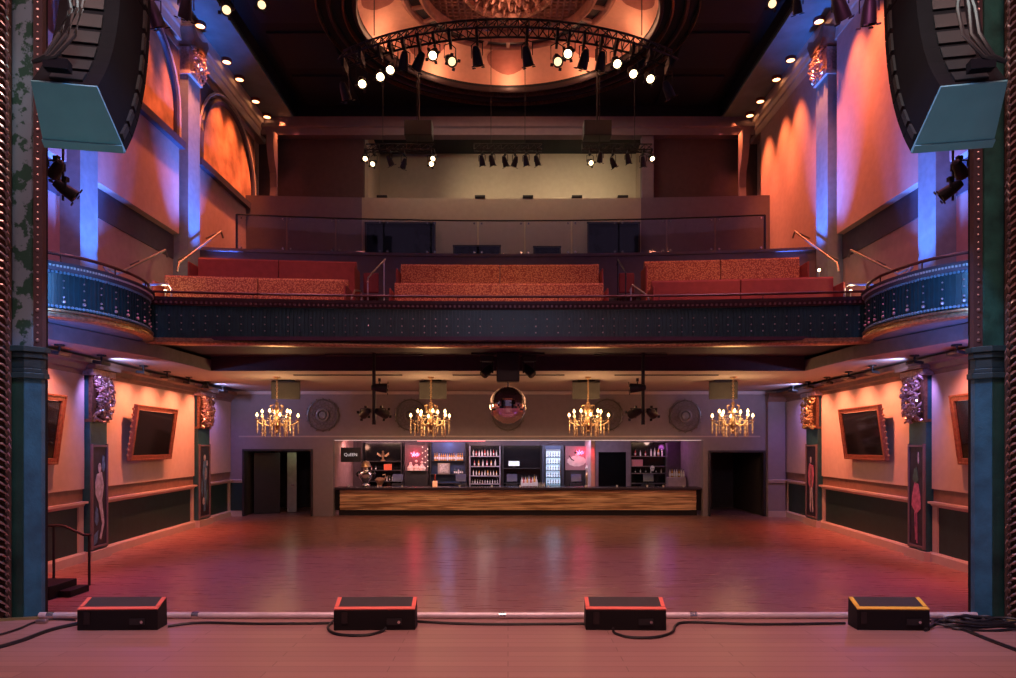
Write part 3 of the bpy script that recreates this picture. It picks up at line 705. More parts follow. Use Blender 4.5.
for i, (yc, r) in enumerate(((16.55, 1.72), (21.75, 2.0))):
    x = -8.96; zs = 13.3-r; zb = 10.78
    pan = thing('arched_wall_panel', ['mottled orange arched panel partly behind the hanging speaker array', 'mottled orange arched panel with full dark frame between pilaster and far corner'][i], 'wall panel', (x, yc, zb))
    pts = [(x, yc-r, zb)]+[(x, yc-r*math.cos(PI*k/18), zs+r*math.sin(PI*k/18)) for k in range(19)]+[(x, yc+r, zb)]
    MB().poly([(x-.02, p[1], p[2]) for p in pts], (-.08, 0, 0)).build('panel', 'arch_panel', pan)
    MB().tube(pts, .09, 8).build('frame_molding', mat('dark_frame_paint', (.07, .06, .09), .4), pan, smooth=True)
    big = [(x+.02, yc+(p[1]-yc)*1.10, zs+(p[2]-zs)*1.10 if p[2] > zs else p[2]) for p in pts]
    MB().tube(big, .045, 8).build('outer_molding', 'trim', pan, smooth=True)
    MB().box((x+.02, yc, zb-.10), (.26, 2*r+.5, .20)).build('sill', mat('dark_sill_paint', (.05, .05, .08), .4), pan)
    for sg in (-1, 1):
        a = (x+.02, yc+sg*(r+.12), 13.25); b = (x+.02, yc+sg*(r+.12), 12.2); c = (x+.02, yc+sg*(r*.5), 13.25)
        MB().poly([a, b, c], (-.06, 0, 0)).build('spandrel', 'darkred', pan)
        MB().tube([a, b, c, a], .03, 6).build('spandrel_molding', 'trim_brown', pan)
struct(MB().box((-9.12, 16.6, 12.1), (.12, 4.1, 3.0)), 'wall_arch_ground_left', 'wall_upper')
struct(MB().box((-9.12, 21.8, 12.1), (.12, 4.9, 3.0)), 'wall_arch_ground_left', 'wall_upper')
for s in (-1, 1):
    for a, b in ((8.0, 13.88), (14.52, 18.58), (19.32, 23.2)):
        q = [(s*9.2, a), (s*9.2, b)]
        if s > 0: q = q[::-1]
        struct(MB().sweep(q, [(0, 7.6), (.03, 7.6), (.03, 8.25), (0, 8.25)]), 'trim_shadow_band_'+SIDE[s], mat('ledge_shadow_paint', (.085, .07, .10), .7))  # shadow under the proud panel's ledge, painted as a dark band
# orange wall washing downlights at the ceiling edge
DL = {-1: [16.3, 18.2, 19.1, 20.9, 21.9, 23.3, 24.4], 1: [16.3, 17.3, 18.9, 20.8, 21.9, 23.3, 24.3]}
first_dl = None
for s in (-1, 1):
    for i, y in enumerate(DL[s]):
        if first_dl is None:
            t = thing('downlight', '', 'light'); first_dl = t
            MB().lathe([(.12, 0), (.155, 0), (.155, -.10), (.12, -.10)], seg=16).build('housing', mat('red_housing_paint', (.25, .06, .04), .4), t, world=False)  # housing in red-orange paint
            MB().cyl((0, 0, -.055), (0, 0, -.085), .12, seg=16).build('lens', 'lamp_orange', t, world=False)
        else: t = copy_tree(first_dl)
        relabel(t, (s*8.68, y, 14.4), 'round orange downlight above the '+('arched' if s < 0 else 'plain')+' wall, '+ORD[i]+' from the stage', 'downlights along the '+('arched' if s < 0 else 'plain')+' wall ceiling edge')
        light('SPOT', (s*8.1, y, 14.2), (1250 if s > 0 else 1000)*(.35 if y > 24 else 1), (1, .22, .07), (s*9.0, y+.1, 10.4), 50, 1, .08, name='downlight_beam', spec=.2)
        light('SPOT', (s*7.6, y, 14.0), (110 if s < 0 else 170), (1, .18, .16), (s*9.0, y+.1, 8.2), 56, 1, .1, name='downlight_beam', spec=.2)
# ---------------------------------------------------------------- stage spotlights (par cans)
def par(label, loc, aim, lit='lens_dark', sc_=1.0, group=None, hang=.35, cy=.06):
    t = thing('stage_light', label, 'stage light', loc, group=group)
    d = Vector(aim).normalized()*sc_; c = Vector((0, 0, -hang))
    can = MB(); can.lathe([(.0, -.24), (.07, -.22), (.10, -.12), (.115, 0), (.13, .16), (.13, .20), (.11, .20)], c, 14, d)
    can.xf(Matrix.Translation(c) @ Matrix.Diagonal((sc_, sc_, sc_, 1)) @ Matrix.Translation(-c)); can.build('can', 'black', t, world=False, smooth=True)
    MB().lathe([(0, .17*sc_), (.095*sc_, .165*sc_)], c, 14, d).build('lens', lit, t, world=False)
    side = Vector((d.y, -d.x, 0)); side = side.normalized()*.15*sc_ if side.length > .01 else Vector((.15, 0, 0))*sc_
    MB().tube([c+side, c+side+Vector((0, 0, hang*.55)), c+Vector((0, 0, hang*.7)), c-side+Vector((0, 0, hang*.55)), c-side], .012, 6).build('yoke', 'black', t, world=False)
    MB().box((0, 0, -hang*.12), (.06, cy, hang*.36)).build('clamp', 'black', t, world=False)
    q = d.to_track_quat('Z', 'Y').to_matrix()
    fr = MB()
    for k in range(4):
        a = k*PI/2+.4; r = .16*sc_
        fr.box(c+q @ Vector((r*math.cos(a), r*math.sin(a), .22*sc_)), (.07*sc_, .07*sc_, .02*sc_), q)
    fr.build('barn_door', 'black', t, world=False)
    return t
def truss(mb, P_, h=.28, w=.28, r=.022):
    P_ = [Vector(p) for p in P_]
    tops, a_, b_ = [], [], []
    for i, p in enumerate(P_):
        t = (P_[min(i+1, len(P_)-1)]-P_[max(i-1, 0)]).normalized(); n = Vector((t.y, -t.x, 0)).normalized()
        tops.append(p+Vector((0, 0, h))); a_.append(p+n*w/2); b_.append(p-n*w/2)
    for L_ in (tops, a_, b_): mb.tube(L_, r, 6)
    for i in range(len(P_)-1):
        mb.cyl(tops[i], a_[i+1] if i % 2 else a_[i], r*.5, seg=5); mb.cyl(a_[i], tops[i+1], r*.5, seg=5)
        mb.cyl(b_[i], tops[i+1], r*.5, seg=5); mb.cyl(tops[i], b_[i], r*.5, seg=5)
        mb.cyl(a_[i], b_[i+1], r*.5, seg=5)
TR, TCY = 7.2, 22.7
arc = [(TR*math.sin(a), TCY-TR*math.cos(a), 11.95) for a in [(-.60+1.2*i/36) for i in range(37)]]
mb = MB(); truss(mb, arc, .30, .38, .025)
tr = mb.build('lighting_truss', 'black'); tag(tr, 'large curved black lighting truss hung beneath the glowing dome', 'truss')
for x in (-3.2, 3.2):
    mb = MB().cyl((x, 16.2, 12.3), (x, 16.2, 14.98), .012); o = mb.build('suspension_cable', 'black')
    tag(o, 'thin cable holding the curved truss, '+('arched' if x < 0 else 'plain')+' wall side', 'cable')
PARS = [(345, 92, 0), (362, 82, 2), (380, 75, 2), (391, 68, 2), (404, 62, 0), (419, 62, 0), (434, 53, 2), (450, 60, 1), (477, 57, 0), (527, 57, 0),
        (557, 60, 1), (569, 52, 2), (584, 60, 0), (601, 62, 0), (616, 62, 2), (632, 72, 2), (649, 77, 2), (668, 90, 0)]
order = ['outermost', 'second', 'third', 'fourth', 'fifth', 'sixth', 'seventh', 'eighth', 'ninth']
for i, (px, py, st) in enumerate(PARS):
    # depth on the truss arc
    k = (px-508)/677; lo, hi = 10, 22
    for _ in range(40):
        Y = (lo+hi)/2
        f = (k*Y)**2+(Y-TCY)**2-TR**2
        if f > 0: lo = Y
        else: hi = Y
    p = at(px, py, Y); hang = max(.35, 11.93-p.z)
    aim = (-.25*k*4+random.uniform(-.3, .3), -1, -1.0) if st == 2 else (random.uniform(-.5, .5), -.8, -.75) if st == 1 else (random.uniform(-.6, .6), .35, -1)
    left = i < 9; n_ = order[i] if left else order[17-i]
    lab = {2: 'lit stage light', 1: 'dimly glowing stage light', 0: 'dark stage light'}[st]+' under the curved truss, '+n_+' from its '+('arched' if left else 'plain')+'-wall end'
    par(lab, (p.x, Y, 11.93), aim, {2: 'lamp_white', 1: 'lamp_soft', 0: 'lens_dark'}[st], .95, hang=hang, cy=.5)
    if st == 2: light('SPOT', (p.x, Y-.3, p.z-.25), 60, (1, .55, .4), (p.x*.6, 8.5, 0), 45, 1, .1, name='stage_light_beam', spec=.3)
# fixtures hung by the side walls, seen past the arrays
extra = [((-5.55, 11, 9.95), (.5, -.6, -1), 'lens_dark', 'dark stage light hanging at the top edge, beside the speaker array'),
         ((-5.2, 12, 10.9), (.5, -.6, -1), 'lens_dark', 'dark stage light high above the arched wall cornice')]
def hung(px, py, Y, lit, label, aim, sc_=.95):
    p = at(px, py, Y); par(label, (p.x, p.y, p.z+.4*sc_), aim, lit, sc_, hang=.4*sc_)
    mbp = MB().cyl((p.x, p.y, p.z+.4*sc_), (p.x, p.y, min(p.z+2.5, 14.38)), .025); o = mbp.build('hanging_pipe', 'black')
    tag(o, 'thin black pipe holding the '+label, 'pipe')
hung(155, 15, 12, 'lens_dark', 'dark stage light pointing at the arched wall, nearest the array', (.2, .5, -1))
hung(186, 8, 13, 'lens_dark', 'dark stage light above the arched wall cornice', (-.4, .5, -1))
hung(227, 8, 15, 'lamp_soft', 'glowing round stage light beneath the teal-lit ceiling strip', (.3, -.9, -1))
hung(262, 3, 16, 'lamp_soft', 'glowing round stage light against the dark ceiling, arched wall side', (.3, -.9, -1))
hung(772, 2, 16, 'lamp_soft', 'glowing round stage light against the dark ceiling, plain wall side', (-.3, -.9, -1))
hung(797, 6, 15, 'lens_dark', 'small dark stage light near the plain wall cornice', (.3, .5, -1), .8)
hung(840, 8, 11, 'lens_dark', 'tilted dark stage light in front of the orange plain wall', (.6, .4, -1))
hung(869, 12, 11, 'lens_dark', 'dark stage light close beside the array, plain wall side', (.1, .3, -1))
def ceil_z(x, y):
    q = math.hypot(x, (y-19.9)/EL)
    return 15.0 if q > 4.3 else (15.97 if q < 2.4 else cz(q)-.01)
# short trusses in front of the booth
def booth_truss(px0, px1, py, Y, label, lamps):
    a = at(px0, py, Y); b = at(px1, py, Y)
    mb = MB(); n = 10; truss(mb, [(a.x+(b.x-a.x)*i/n, Y, a.z) for i in range(n+1)], .22, .2, .02)
    o = mb.build('booth_truss', 'black'); tag(o, label, 'truss')
    for q in (.25, .75):
        x = a.x+(b.x-a.x)*q; o = MB().cyl((x, Y, a.z+.2), (x, Y, ceil_z(x, Y)), .01).build('suspension_cable', 'black')
        tag(o, ('first' if q < .5 else 'second')+' thin cable holding the '+label.split(',')[0], 'cable')
    for j, (px, dy, st) in enumerate(lamps):
        p = at(px, py+dy, Y)
        hang = max(.22, a.z-p.z)
        par(('lit' if st == 2 else 'dark')+' stage light, '+ORD[j]+' on the '+label.split(',')[0], (p.x, Y-.0, a.z), (random.uniform(-.4, .4), -1, -.8) if st == 2 else (random.uniform(-.5, .5), .4, -1), 'lamp_white' if st == 2 else 'lens_dark', .75, hang=hang, cy=.3)
booth_truss(366, 434, 151, 22, 'short truss above the booth corner, with four bright lamps', [(366, 5, 2), (374, 12, 2), (390, 10, 0), (404, 13, 0), (431, 12, 2), (434, 4, 2)])
booth_truss(474, 542, 151, 22, 'short truss above the middle of the booth, all lamps dark', [(482, 10, 0), (492, 10, 0), (505, 11, 0), (515, 11, 0), (526, 10, 0), (537, 10, 0)])
booth_truss(582, 652, 151, 22, 'short truss above the booth pier, with a square black box', [(590, 11, 2), (600, 6, 0), (613, 12, 0), (628, 8, 0), (643, 11, 0), (651, 5, 2)])
for px, w in ((597, .9), (419, .9)):
    p = at(px, 131, 22.2)
    o = MB().box((p.x, 22.2, p.z), (w, .5, .5)).build('projector', 'black', bevel=.02)
    tag(o, 'square black projector box above the '+('pier-side' if px > 500 else 'corner')+' booth truss', 'projector')
    o = MB().cyl((p.x, 22.2, p.z+.25), (p.x, 22.2, ceil_z(p.x, 22.2)), .03).build('projector_pole', 'black')
    tag(o, 'black ceiling pole over the projector of the '+('pier-side' if px > 500 else 'corner')+' booth truss', 'pole')
# ---------------------------------------------------------------- line arrays
def line_array(s):
    t = thing('line_array', 'tall curved hanging black speaker array before the '+('peeling' if s < 0 else 'smooth green')+' proscenium pilaster', 'speaker', (-3.22 if s < 0 else 3.38, 5.0, 4.8), (0, 0, -s*math.radians(11)))
    # local frame: pivot on the stage floor point below the lowest cabinet, y toward the hall
    Y, Z = .25, 0.0; h = .222; D = .48; fw, rw = .285, .215
    angs = [40, 34, 28, 22, 16, 11, 6, 3, 1, 0, 0, 0]
    for i, a in enumerate(angs):
        a = math.radians(a)
        up = Vector((0, math.sin(a), math.cos(a))); rear = Vector((0, -math.cos(a), math.sin(a)))
        F0 = Vector((0, Y, Z)); F1 = F0+up*h*.95; R0 = F0+rear*D+up*.01; R1 = R0+up*h*.88
        mb = MB(); V = []
        for P_, w in ((F0, fw), (F1, fw), (R1, rw), (R0, rw)):
            V.append(mb.bm.verts.new(P_+Vector((-w, 0, 0)))); V.append(mb.bm.verts.new(P_+Vector((w, 0, 0))))
        for q in ((0, 1, 3, 2), (2, 3, 5, 4), (4, 5, 7, 6), (6, 7, 1, 0), (0, 2, 4, 6), (1, 3, 5, 7)): mb.bm.faces.new([V[k] for k in q])
        cb = mb.build('cabinet', 'speaker', t, world=False)
        Rm = Matrix.Rotation(-a, 3, 'X')
        MB().box((F0+F1)/2-rear*.012, (fw*1.9, .02, h*.9), Rm).build('front_grille', 'grille', cb, world=False)
        for sg in (-1, 1):
            MB().box((F0+F1)/2+rear*.10+Vector((sg*(fw-.008), 0, 0)), (.02, .05, h*.72), Rm).build('rigging_bar', 'grille', cb, world=False)
        MB().box((R0+R1)/2+rear*.008, (.22, .02, h*.55), Rm).build('rear_panel', 'black', cb, world=False)
        if i == 0:
            mb = MB(); V = [mb.bm.verts.new(v) for v in (F0+Vector((-fw, 0, 0))-up*.004, F0+Vector((fw, 0, 0))-up*.004, R0+Vector((rw, 0, 0))-up*.004, R0+Vector((-rw, 0, 0))-up*.004)]
            f = mb.bm.faces.new(V); g = bmesh.ops.extrude_face_region(mb.bm, geom=[f])
            for v in [q for q in g['geom'] if isinstance(q, bmesh.types.BMVert)]: v.co -= up*.02
            mb.build('base_plate', 'array_base', cb, world=False)
            q = F0-up*.03; MB().box(q+rear*.03, (fw*1.96, .06, .02), Rm).build('front_lip', 'array_base', cb, world=False)
        Y += up.y*h; Z += up.z*h
    for k_ in range(3):
        pts = [(-s*(.02+.05*k_)+.03*math.sin(k*1.7+k_), -.05+.03*math.cos(k+k_)-.09*min(1, max(0, (k-3)/6)), 2.6-k*.22) for k in range(9)]
        MB().tube(pts+[(-s*.05*k_, -.20, .62), (s*(.08-.03*k_), -.22, .44), (s*.17, -.2, .40)], .014, 6).build('cable_bundle', 'black', t, world=False, smooth=True)
    MB().box((s*.02, -.18, .40), (.16, .08, .07)).build('plug_box', 'black_gloss', t, world=False)
    MB().box((0, .45, Z+.05), (.58, .5, .06)).build('fly_frame', 'black', t, world=False)
    MB().cyl((0, .4, Z+.08), (0, .4, 6.2), .015).build('chain', 'steel', t, world=False)
line_array(-1); line_array(1)
light('SPOT', (0, 2.2, 6.5), 170, (1, .52, .40), (0, 4.4, 1), 95, 1, .4, name='stage_front_fill', spec=.3)  # unseen spot added to brighten the front of the stage
light('SPOT', (-2.4, 3.0, 1.3), 110, (.16, .6, .62), (-3.25, 5.1, 5.0), 22, 1, .3, name='array_base_fill')  # unseen teal spots, this and the next, added to light the array undersides
light('SPOT', (2.4, 3.0, 1.3), 110, (.2, .58, .7), (3.25, 5.1, 5.0), 22, 1, .3, name='array_base_fill')
# ---------------------------------------------------------------- proscenium pilasters
def proscenium(s):
    side = 'peeling' if s < 0 else 'smooth green'
    t = thing('proscenium_pilaster', ('dark teal pilaster with peeling paint above its capital' if s < 0 else 'dark green pilaster with smooth green upper part')+' at the stage edge', 'pilaster', (s*4.27, 5.95, 1.0))
    X = lambda a, b: (s*(a+b)/2, abs(b-a))
    def bx(a, b, y0, y1, z0, z1, nm, m, bev=0):
        c, w = X(a, b); MB().box((c, (y0+y1)/2, (z0+z1)/2), (w, y1-y0, z1-z0)).build(nm, m, t, bevel=bev)
    # lower shaft with a chamfered inner corner
    pr = [(s*4.12, 6.03), (s*4.12, 5.98), (s*4.20, 5.88), (s*4.36, 5.88), (s*4.36, 6.03)]
    MB().poly([(x, y, 1.0) for x, y in pr], (0, 0, 2.08)).build('lower_shaft', mat('blue_lit_chamfer', (.025, .12, .19), .35, var=.3, bump=.2), t)  # brighter teal: the blue light on the chamfer is put into its colour
    MB().box((s*4.283, 5.876, 2.04), (.158, .012, 2.08)).build('front_face', 'green', t)
    for k, (z0, z1, e) in enumerate(((3.08, 3.13, .035), (3.13, 3.17, .015), (3.17, 3.26, .0), (3.26, 3.31, .02), (3.31, 3.36, .045))):
        MB().poly([(s*(4.12-e), 6.04, z0), (s*(4.12-e), 5.97-e*.3, z0), (s*(4.20-e*.6), 5.88-e, z0), (s*4.36, 5.88-e, z0), (s*4.36, 6.04, z0)], (0, 0, z1-z0)).build('capital_molding', 'teal_column', t, bevel=.006)
    bx(4.17, 4.34, 5.93, 6.08, 3.36, 7.6, 'upper_shaft', 'peeling' if s < 0 else mat('smooth_green_paint', (.02, .11, .085), .5, var=.5, scale=5, bump=.2, bscale=30))
    bx(4.09, 4.17, 5.95, 6.0, 3.36, 7.6, 'beaded_strip', mat('dark_beaded_strip', (.09, .055, .06), .5))
    bd = MB()
    for k in range(62): bd.sphere((s*4.13, 5.948, 3.42+k*.066), .010 if k % 4 else .017, 6)
    bd.build('bead_molding', 'silver_leaf', t, smooth=True)
    g = thing('leafy_molding', 'gilded leafy molding running up the outer edge of the '+side+' pilaster', 'molding', (s*4.38, 5.88, 1.0))
    MB().tube([(s*4.31, 5.845, 1.0), (s*4.31, 5.845, 7.6)], .022, 8).build('rod', mat('brown_molding_rod', (.06, .03, .02), .5), g)
    lf = MB(); z = 1.02; i = 0
    while z < 7.5:
        sg = -1 if i % 2 else 1; x = s*4.31
        q = random.uniform(.6, 1.1)
        P_ = [(x, 5.83, z), (x-s*sg*.022*q, 5.795, z+.03), (x-s*sg*.046*q, 5.785, z+.055*q), (x-s*sg*.054*q, 5.80, z+.02)]
        lf.tube(P_, [.004, .011, .009, .002], 5); z += .034; i += 1
    lf.build('leaf_pattern', 'silver_leaf', g, smooth=True)
    o = MB().box((s*4.47, 5.9, 4.3), (.10, .16, 6.6)).build('frame_post', mat('carved_brown_wood', (.07, .03, .02), .5, var=.4, scale=20)); o.name = 'proscenium_post'
    tag(o, 'dark brown wooden post outside the leafy molding of the '+side+' pilaster', 'post')
    dr = MB()
    for k in range(4):
        pts = [(s*(4.44+.012*k), 5.70-.01*k, 5.75-.03*k-.5*u+.10*math.sin(u*PI)) for u in [j/8 for j in range(9)]]
        pts = [(p[0]-s*.06*math.sin(j/8*PI), p[1], p[2]) for j, p in enumerate(pts)]
        dr.tube(pts, .02, 6)
    o = dr.build('swag_ornament', 'drape', smooth=True); tag(o, 'pale swag ornament at the picture edge beside the '+side+' pilaster', 'ornament')
proscenium(-1); proscenium(1)
light('SPOT', (-1.2, 4.3, 6.6), 300, (.12, .38, .9), (-4.15, 5.95, 2.4), 50, 1, .1, name='pilaster_fill_light')  # unseen lamps from here down added to light the pilasters and leafy moldings
light('SPOT', (1.2, 4.3, 6.6), 300, (.12, .38, .9), (4.15, 5.95, 2.4), 50, 1, .1, name='pilaster_fill_light')
light('SPOT', (-2.4, 4.2, 6.8), 90, (.55, .8, .85), (-4.3, 5.9, 4.8), 50, 1, .1, name='pilaster_fill_light')
light('SPOT', (2.4, 4.2, 6.8), 90, (.55, .85, .85), (4.3, 5.9, 4.8), 50, 1, .1, name='pilaster_fill_light')
light('SPOT', (-3.0, 4.6, 1.3), 14, (1, .7, .5), (-4.37, 5.8, 4.0), 60, 1, .1, name='pilaster_fill_light')
light('SPOT', (3.0, 4.6, 1.3), 14, (1, .8, .65), (4.37, 5.8, 4.0), 60, 1, .1, name='pilaster_fill_light')
# wing lights behind the proscenium: clusters of moving heads on a pipe
for s in (-1, 1):
    X_, Y_ = s*5.55, 8.45; sd = 'arched' if s < 0 else 'plain'
    o = MB().cyl((X_, Y_, 5.55), (X_, Y_, 7.45), .014).build('lighting_pipe', 'black')
    tag(o, 'thin vertical black pipe under the hanging array, '+sd+' wall side', 'pipe')
    o2 = MB().cyl((X_-s*.1, Y_, 7.45), (s*9.0, Y_, 7.45), .02).build('pipe_arm', 'black')
    tag(o2, 'horizontal black pipe arm fixed to the '+sd+' wall above the box', 'pipe')
    par('upper black stage light on the side pipe by the '+sd+' wall', (X_+s*.06, Y_-.03, 6.08), (s*.8, .6, -.5), 'lens_dark', .6, hang=.15)
    par('lower black stage light on the side pipe by the '+sd+' wall', (X_-s*.05, Y_-.03, 5.82), (-s*.8, .5, -.6), 'lens_dark', .62, hang=.15)
# ---------------------------------------------------------------- lower pilasters with murals
def lower_pilaster(s, y0, y1, label, art, cap_m):
    yc = (y0+y1)/2; w = y1-y0; X0 = WX(yc); r = .16
    t = thing('mural_pilaster', label, 'pilaster', (s*X0, yc, 0), (0, 0, s*-WA if s > 0 else WA))
    t.rotation_euler = (0, 0, WA if s < 0 else -WA)
    # local frame: x toward the hall = -s
    d = -s
    def b(x0, x1, ya, yb, z0, z1, nm, m, par_=t, bev=0):
        return MB().box((d*(x0+x1)/2, (ya+yb)/2, (z0+z1)/2), (abs(x1-x0), yb-ya, z1-z0)).build(nm, m, par_, world=False, bevel=bev)
    b(-.05, r, -w/2, w/2, .2, 4.0, 'shaft', 'pilaster_teal')
    b(-.05, r+.08, -w/2-.06, w/2+.06, 0, .2, 'plinth', 'trim')
    b(-.05, r+.05, -w/2-.03, w/2+.03, 3.0, 3.06, 'necking', 'gold_dark')
    b(-.05, r+.14, -w/2-.14, w/2+.14, 4.0, 4.14, 'abacus', 'silver_leaf', bev=.02)
    b(-.05, r+.22, -w/2-.2, w/2+.2, 4.14, 4.22, 'abacus_top', 'trim_brown')
    b(r-.02, r+.05, -w*.52, w*.52, 3.06, 4.0, 'capital_block', 'gold_dark'); lc = MB(); leaf_cluster(lc, (d*(r+.02), 0, 3.54), w*1.0, 1.0, .10, 8, 12, s, .14)
    lc.build('leaf_capital', cap_m, t, world=False, smooth=True)
    fz0, fz1 = .28, 2.48
    mu = b(r, r+.02, -w*.42, w*.42, fz0, fz1, 'mural_panel', 'mural_dark')
    fr = MB()
    for yy in (-w*.44, w*.44): fr.box((d*(r+.02), yy, (fz0+fz1)/2), (.05, .045, fz1-fz0+.09))
    for zz in (fz0, fz1): fr.box((d*(r+.02), 0, zz), (.05, w*.88, .045))
    fr.build('mural_frame', 'mauve', t, world=False)
    for (pts, m) in art:
        mb = MB(); mb.poly([(d*(r+.022), y*w*.8, fz0+z*(fz1-fz0)) for y, z in pts], (d*.006, 0, 0))
        mb.build('painted_shape', m, mu, world=False)
    return t
def blob(cx, cz, rx, rz, n=14, wob=.0): return [(cx+rx*math.cos(2*PI*k/n)*(1+wob*math.sin(5*k)), cz+rz*math.sin(2*PI*k/n)*(1+wob*math.cos(3*k))) for k in range(n)]
artA = [(blob(.0, .78, .11, .05), 'mural_white'), ([(-.2, .72), (.15, .74), (.3, .60), (.16, .45), (-.05, .42), (-.3, .52), (-.32, .64)], 'mural_white'),
        ([(-.1, .44), (.16, .46), (.34, .22), (.1, .06), (.0, .08), (.18, .22)], 'mural_white'), (blob(-.22, .30, .13, .09, wob=.2), 'mural_blue'), (blob(.28, .82, .12, .08, wob=.2), 'mural_blue'),
        ([(-.4, .12), (-.1, .16), (-.2, .04), (-.42, .02)], 'mural_blue')]
artB = [(blob(.0, .83, .1, .045), 'mural_white'), ([(-.15, .78), (.18, .79), (.28, .60), (.12, .46), (.2, .28), (.05, .08), (-.12, .08), (-.05, .3), (-.12, .5), (-.25, .62)], 'mural_blue'),
        (blob(.1, .60, .12, .09, wob=.15), 'mural_white'), (blob(-.1, .22, .14, .05, wob=.2), 'mural_white'), (blob(-.28, .4, .08, .12, wob=.2), 'mural_blue'), (blob(.3, .3, .06, .14, wob=.2), 'mural_green'), (blob(.25, .75, .1, .04), 'mural_white')]
artC = [(blob(.05, .80, .09, .045), 'mural_white'), ([(-.22, .72), (.2, .75), (.36, .60), (.28, .46), (.12, .40), (-.18, .42), (-.3, .58)], 'mural_pink'),
        ([(-.02, .70), (.14, .70), (.16, .10), (.04, .06), (.0, .4), (-.12, .06), (-.22, .08), (-.1, .44)], 'mural_white')]
artD = [(blob(.05, .70, .2, .08, wob=.25), 'mural_green'), (blob(-.15, .88, .05, .06), 'mural_white'), ([(-.15, .62), (.12, .64), (.3, .50), (.34, .40), (.0, .32), (-.34, .38), (-.3, .50)], 'mural_pink'),
        ([(-.05, .34), (.0, .34), (-.02, .03), (-.08, .03)], 'mural_pink'), ([(.08, .34), (.13, .34), (.08, .06), (.03, .06)], 'mural_pink')]
lower_pilaster(-1, 14.55, 15.25, 'pilaster with silvery leaf capital and mural of a pale crouching figure, near the stair rail', artA, 'silver_leaf')
lower_pilaster(-1, 20.55, 21.5, 'far pilaster with slim blue mural, nearest the doorway with the open door', artB, 'silver_leaf')
lower_pilaster(1, 14.55, 15.25, 'pilaster with silvery leaf capital and mural of a pink bird-like figure', artD, 'silver_leaf')
lower_pilaster(1, 20.55, 21.5, 'far pilaster with copper-lit capital and mural of a figure in a magenta jacket', artC, 'gold')
# ---------------------------------------------------------------- wall television screens in gilt frames
def framed_tv(s, yc, label, w=2.3, z0=2.13):
    X0 = WX(yc, .07); h = 1.36
    t = thing('framed_television', label, 'television', (s*X0, yc, z0), (0, 0, WA if s < 0 else -WA))
    d = -s; til = math.radians(7.5)
    Rm = Matrix.Rotation(-til*s*-1 if s < 0 else -til, 3, 'Y')
    Rm = Matrix.Rotation((til) if s < 0 else -til, 3, 'Y')
    piv = Vector((d*.10, 0, 0))
    def place(mb): 
        mx = Matrix.Translation(piv) @ Rm.to_4x4(); return mb.xf(mx)
    place(MB().box((d*.0, 0, h/2), (.07, w-.3, h-.3))).build('cabinet', 'black', t, world=False)
    place(MB().box((d*.04, 0, h/2), (.012, w-.26, h-.26))).build('screen', 'screen', t, world=False)
    fr = MB(); fw = .12
    for yy in (-w/2+fw/2, w/2-fw/2): fr.box((d*.03, yy, h/2), (.09, fw, h))
    for zz in (fw/2, h-fw/2): fr.box((d*.03, 0, zz), (.09, w-2*fw, fw))
    for yy in (-w/2+.02, w/2-.02): fr.box((d*.07, yy, h/2), (.04, .04, h))
    for zz in (.02, h-.02): fr.box((d*.07, 0, zz), (.04, w, .04))
    place(fr).build('gilt_frame', mat('copper_gilt_frame', (.28, .11, .07), .4, .4, var=.3, scale=18), t, world=False, bevel=.006)
    MB().box((d*.10, 0, h*.6), (.22, .4, .3)).build('wall_mount', 'black', t, world=False)
    sd = MB()
    for k in range(9): sd.sphere((0, -w/2-.02, .12+k*.14), .032, 6)
    place(sd).build('side_beads', 'gold', t, world=False)
framed_tv(-1, 17.3, 'black television in a carved gilt frame between the two mural pilasters, blue mural side')
framed_tv(-1, 12.1, 'partly hidden framed television behind the dark teal proscenium pilaster')
framed_tv(1, 17.3, 'black television in a carved gilt frame reflecting the hall, between the pink and magenta murals')
framed_tv(1, 12.1, 'partly hidden framed television beside the proscenium pilaster with smooth green top')
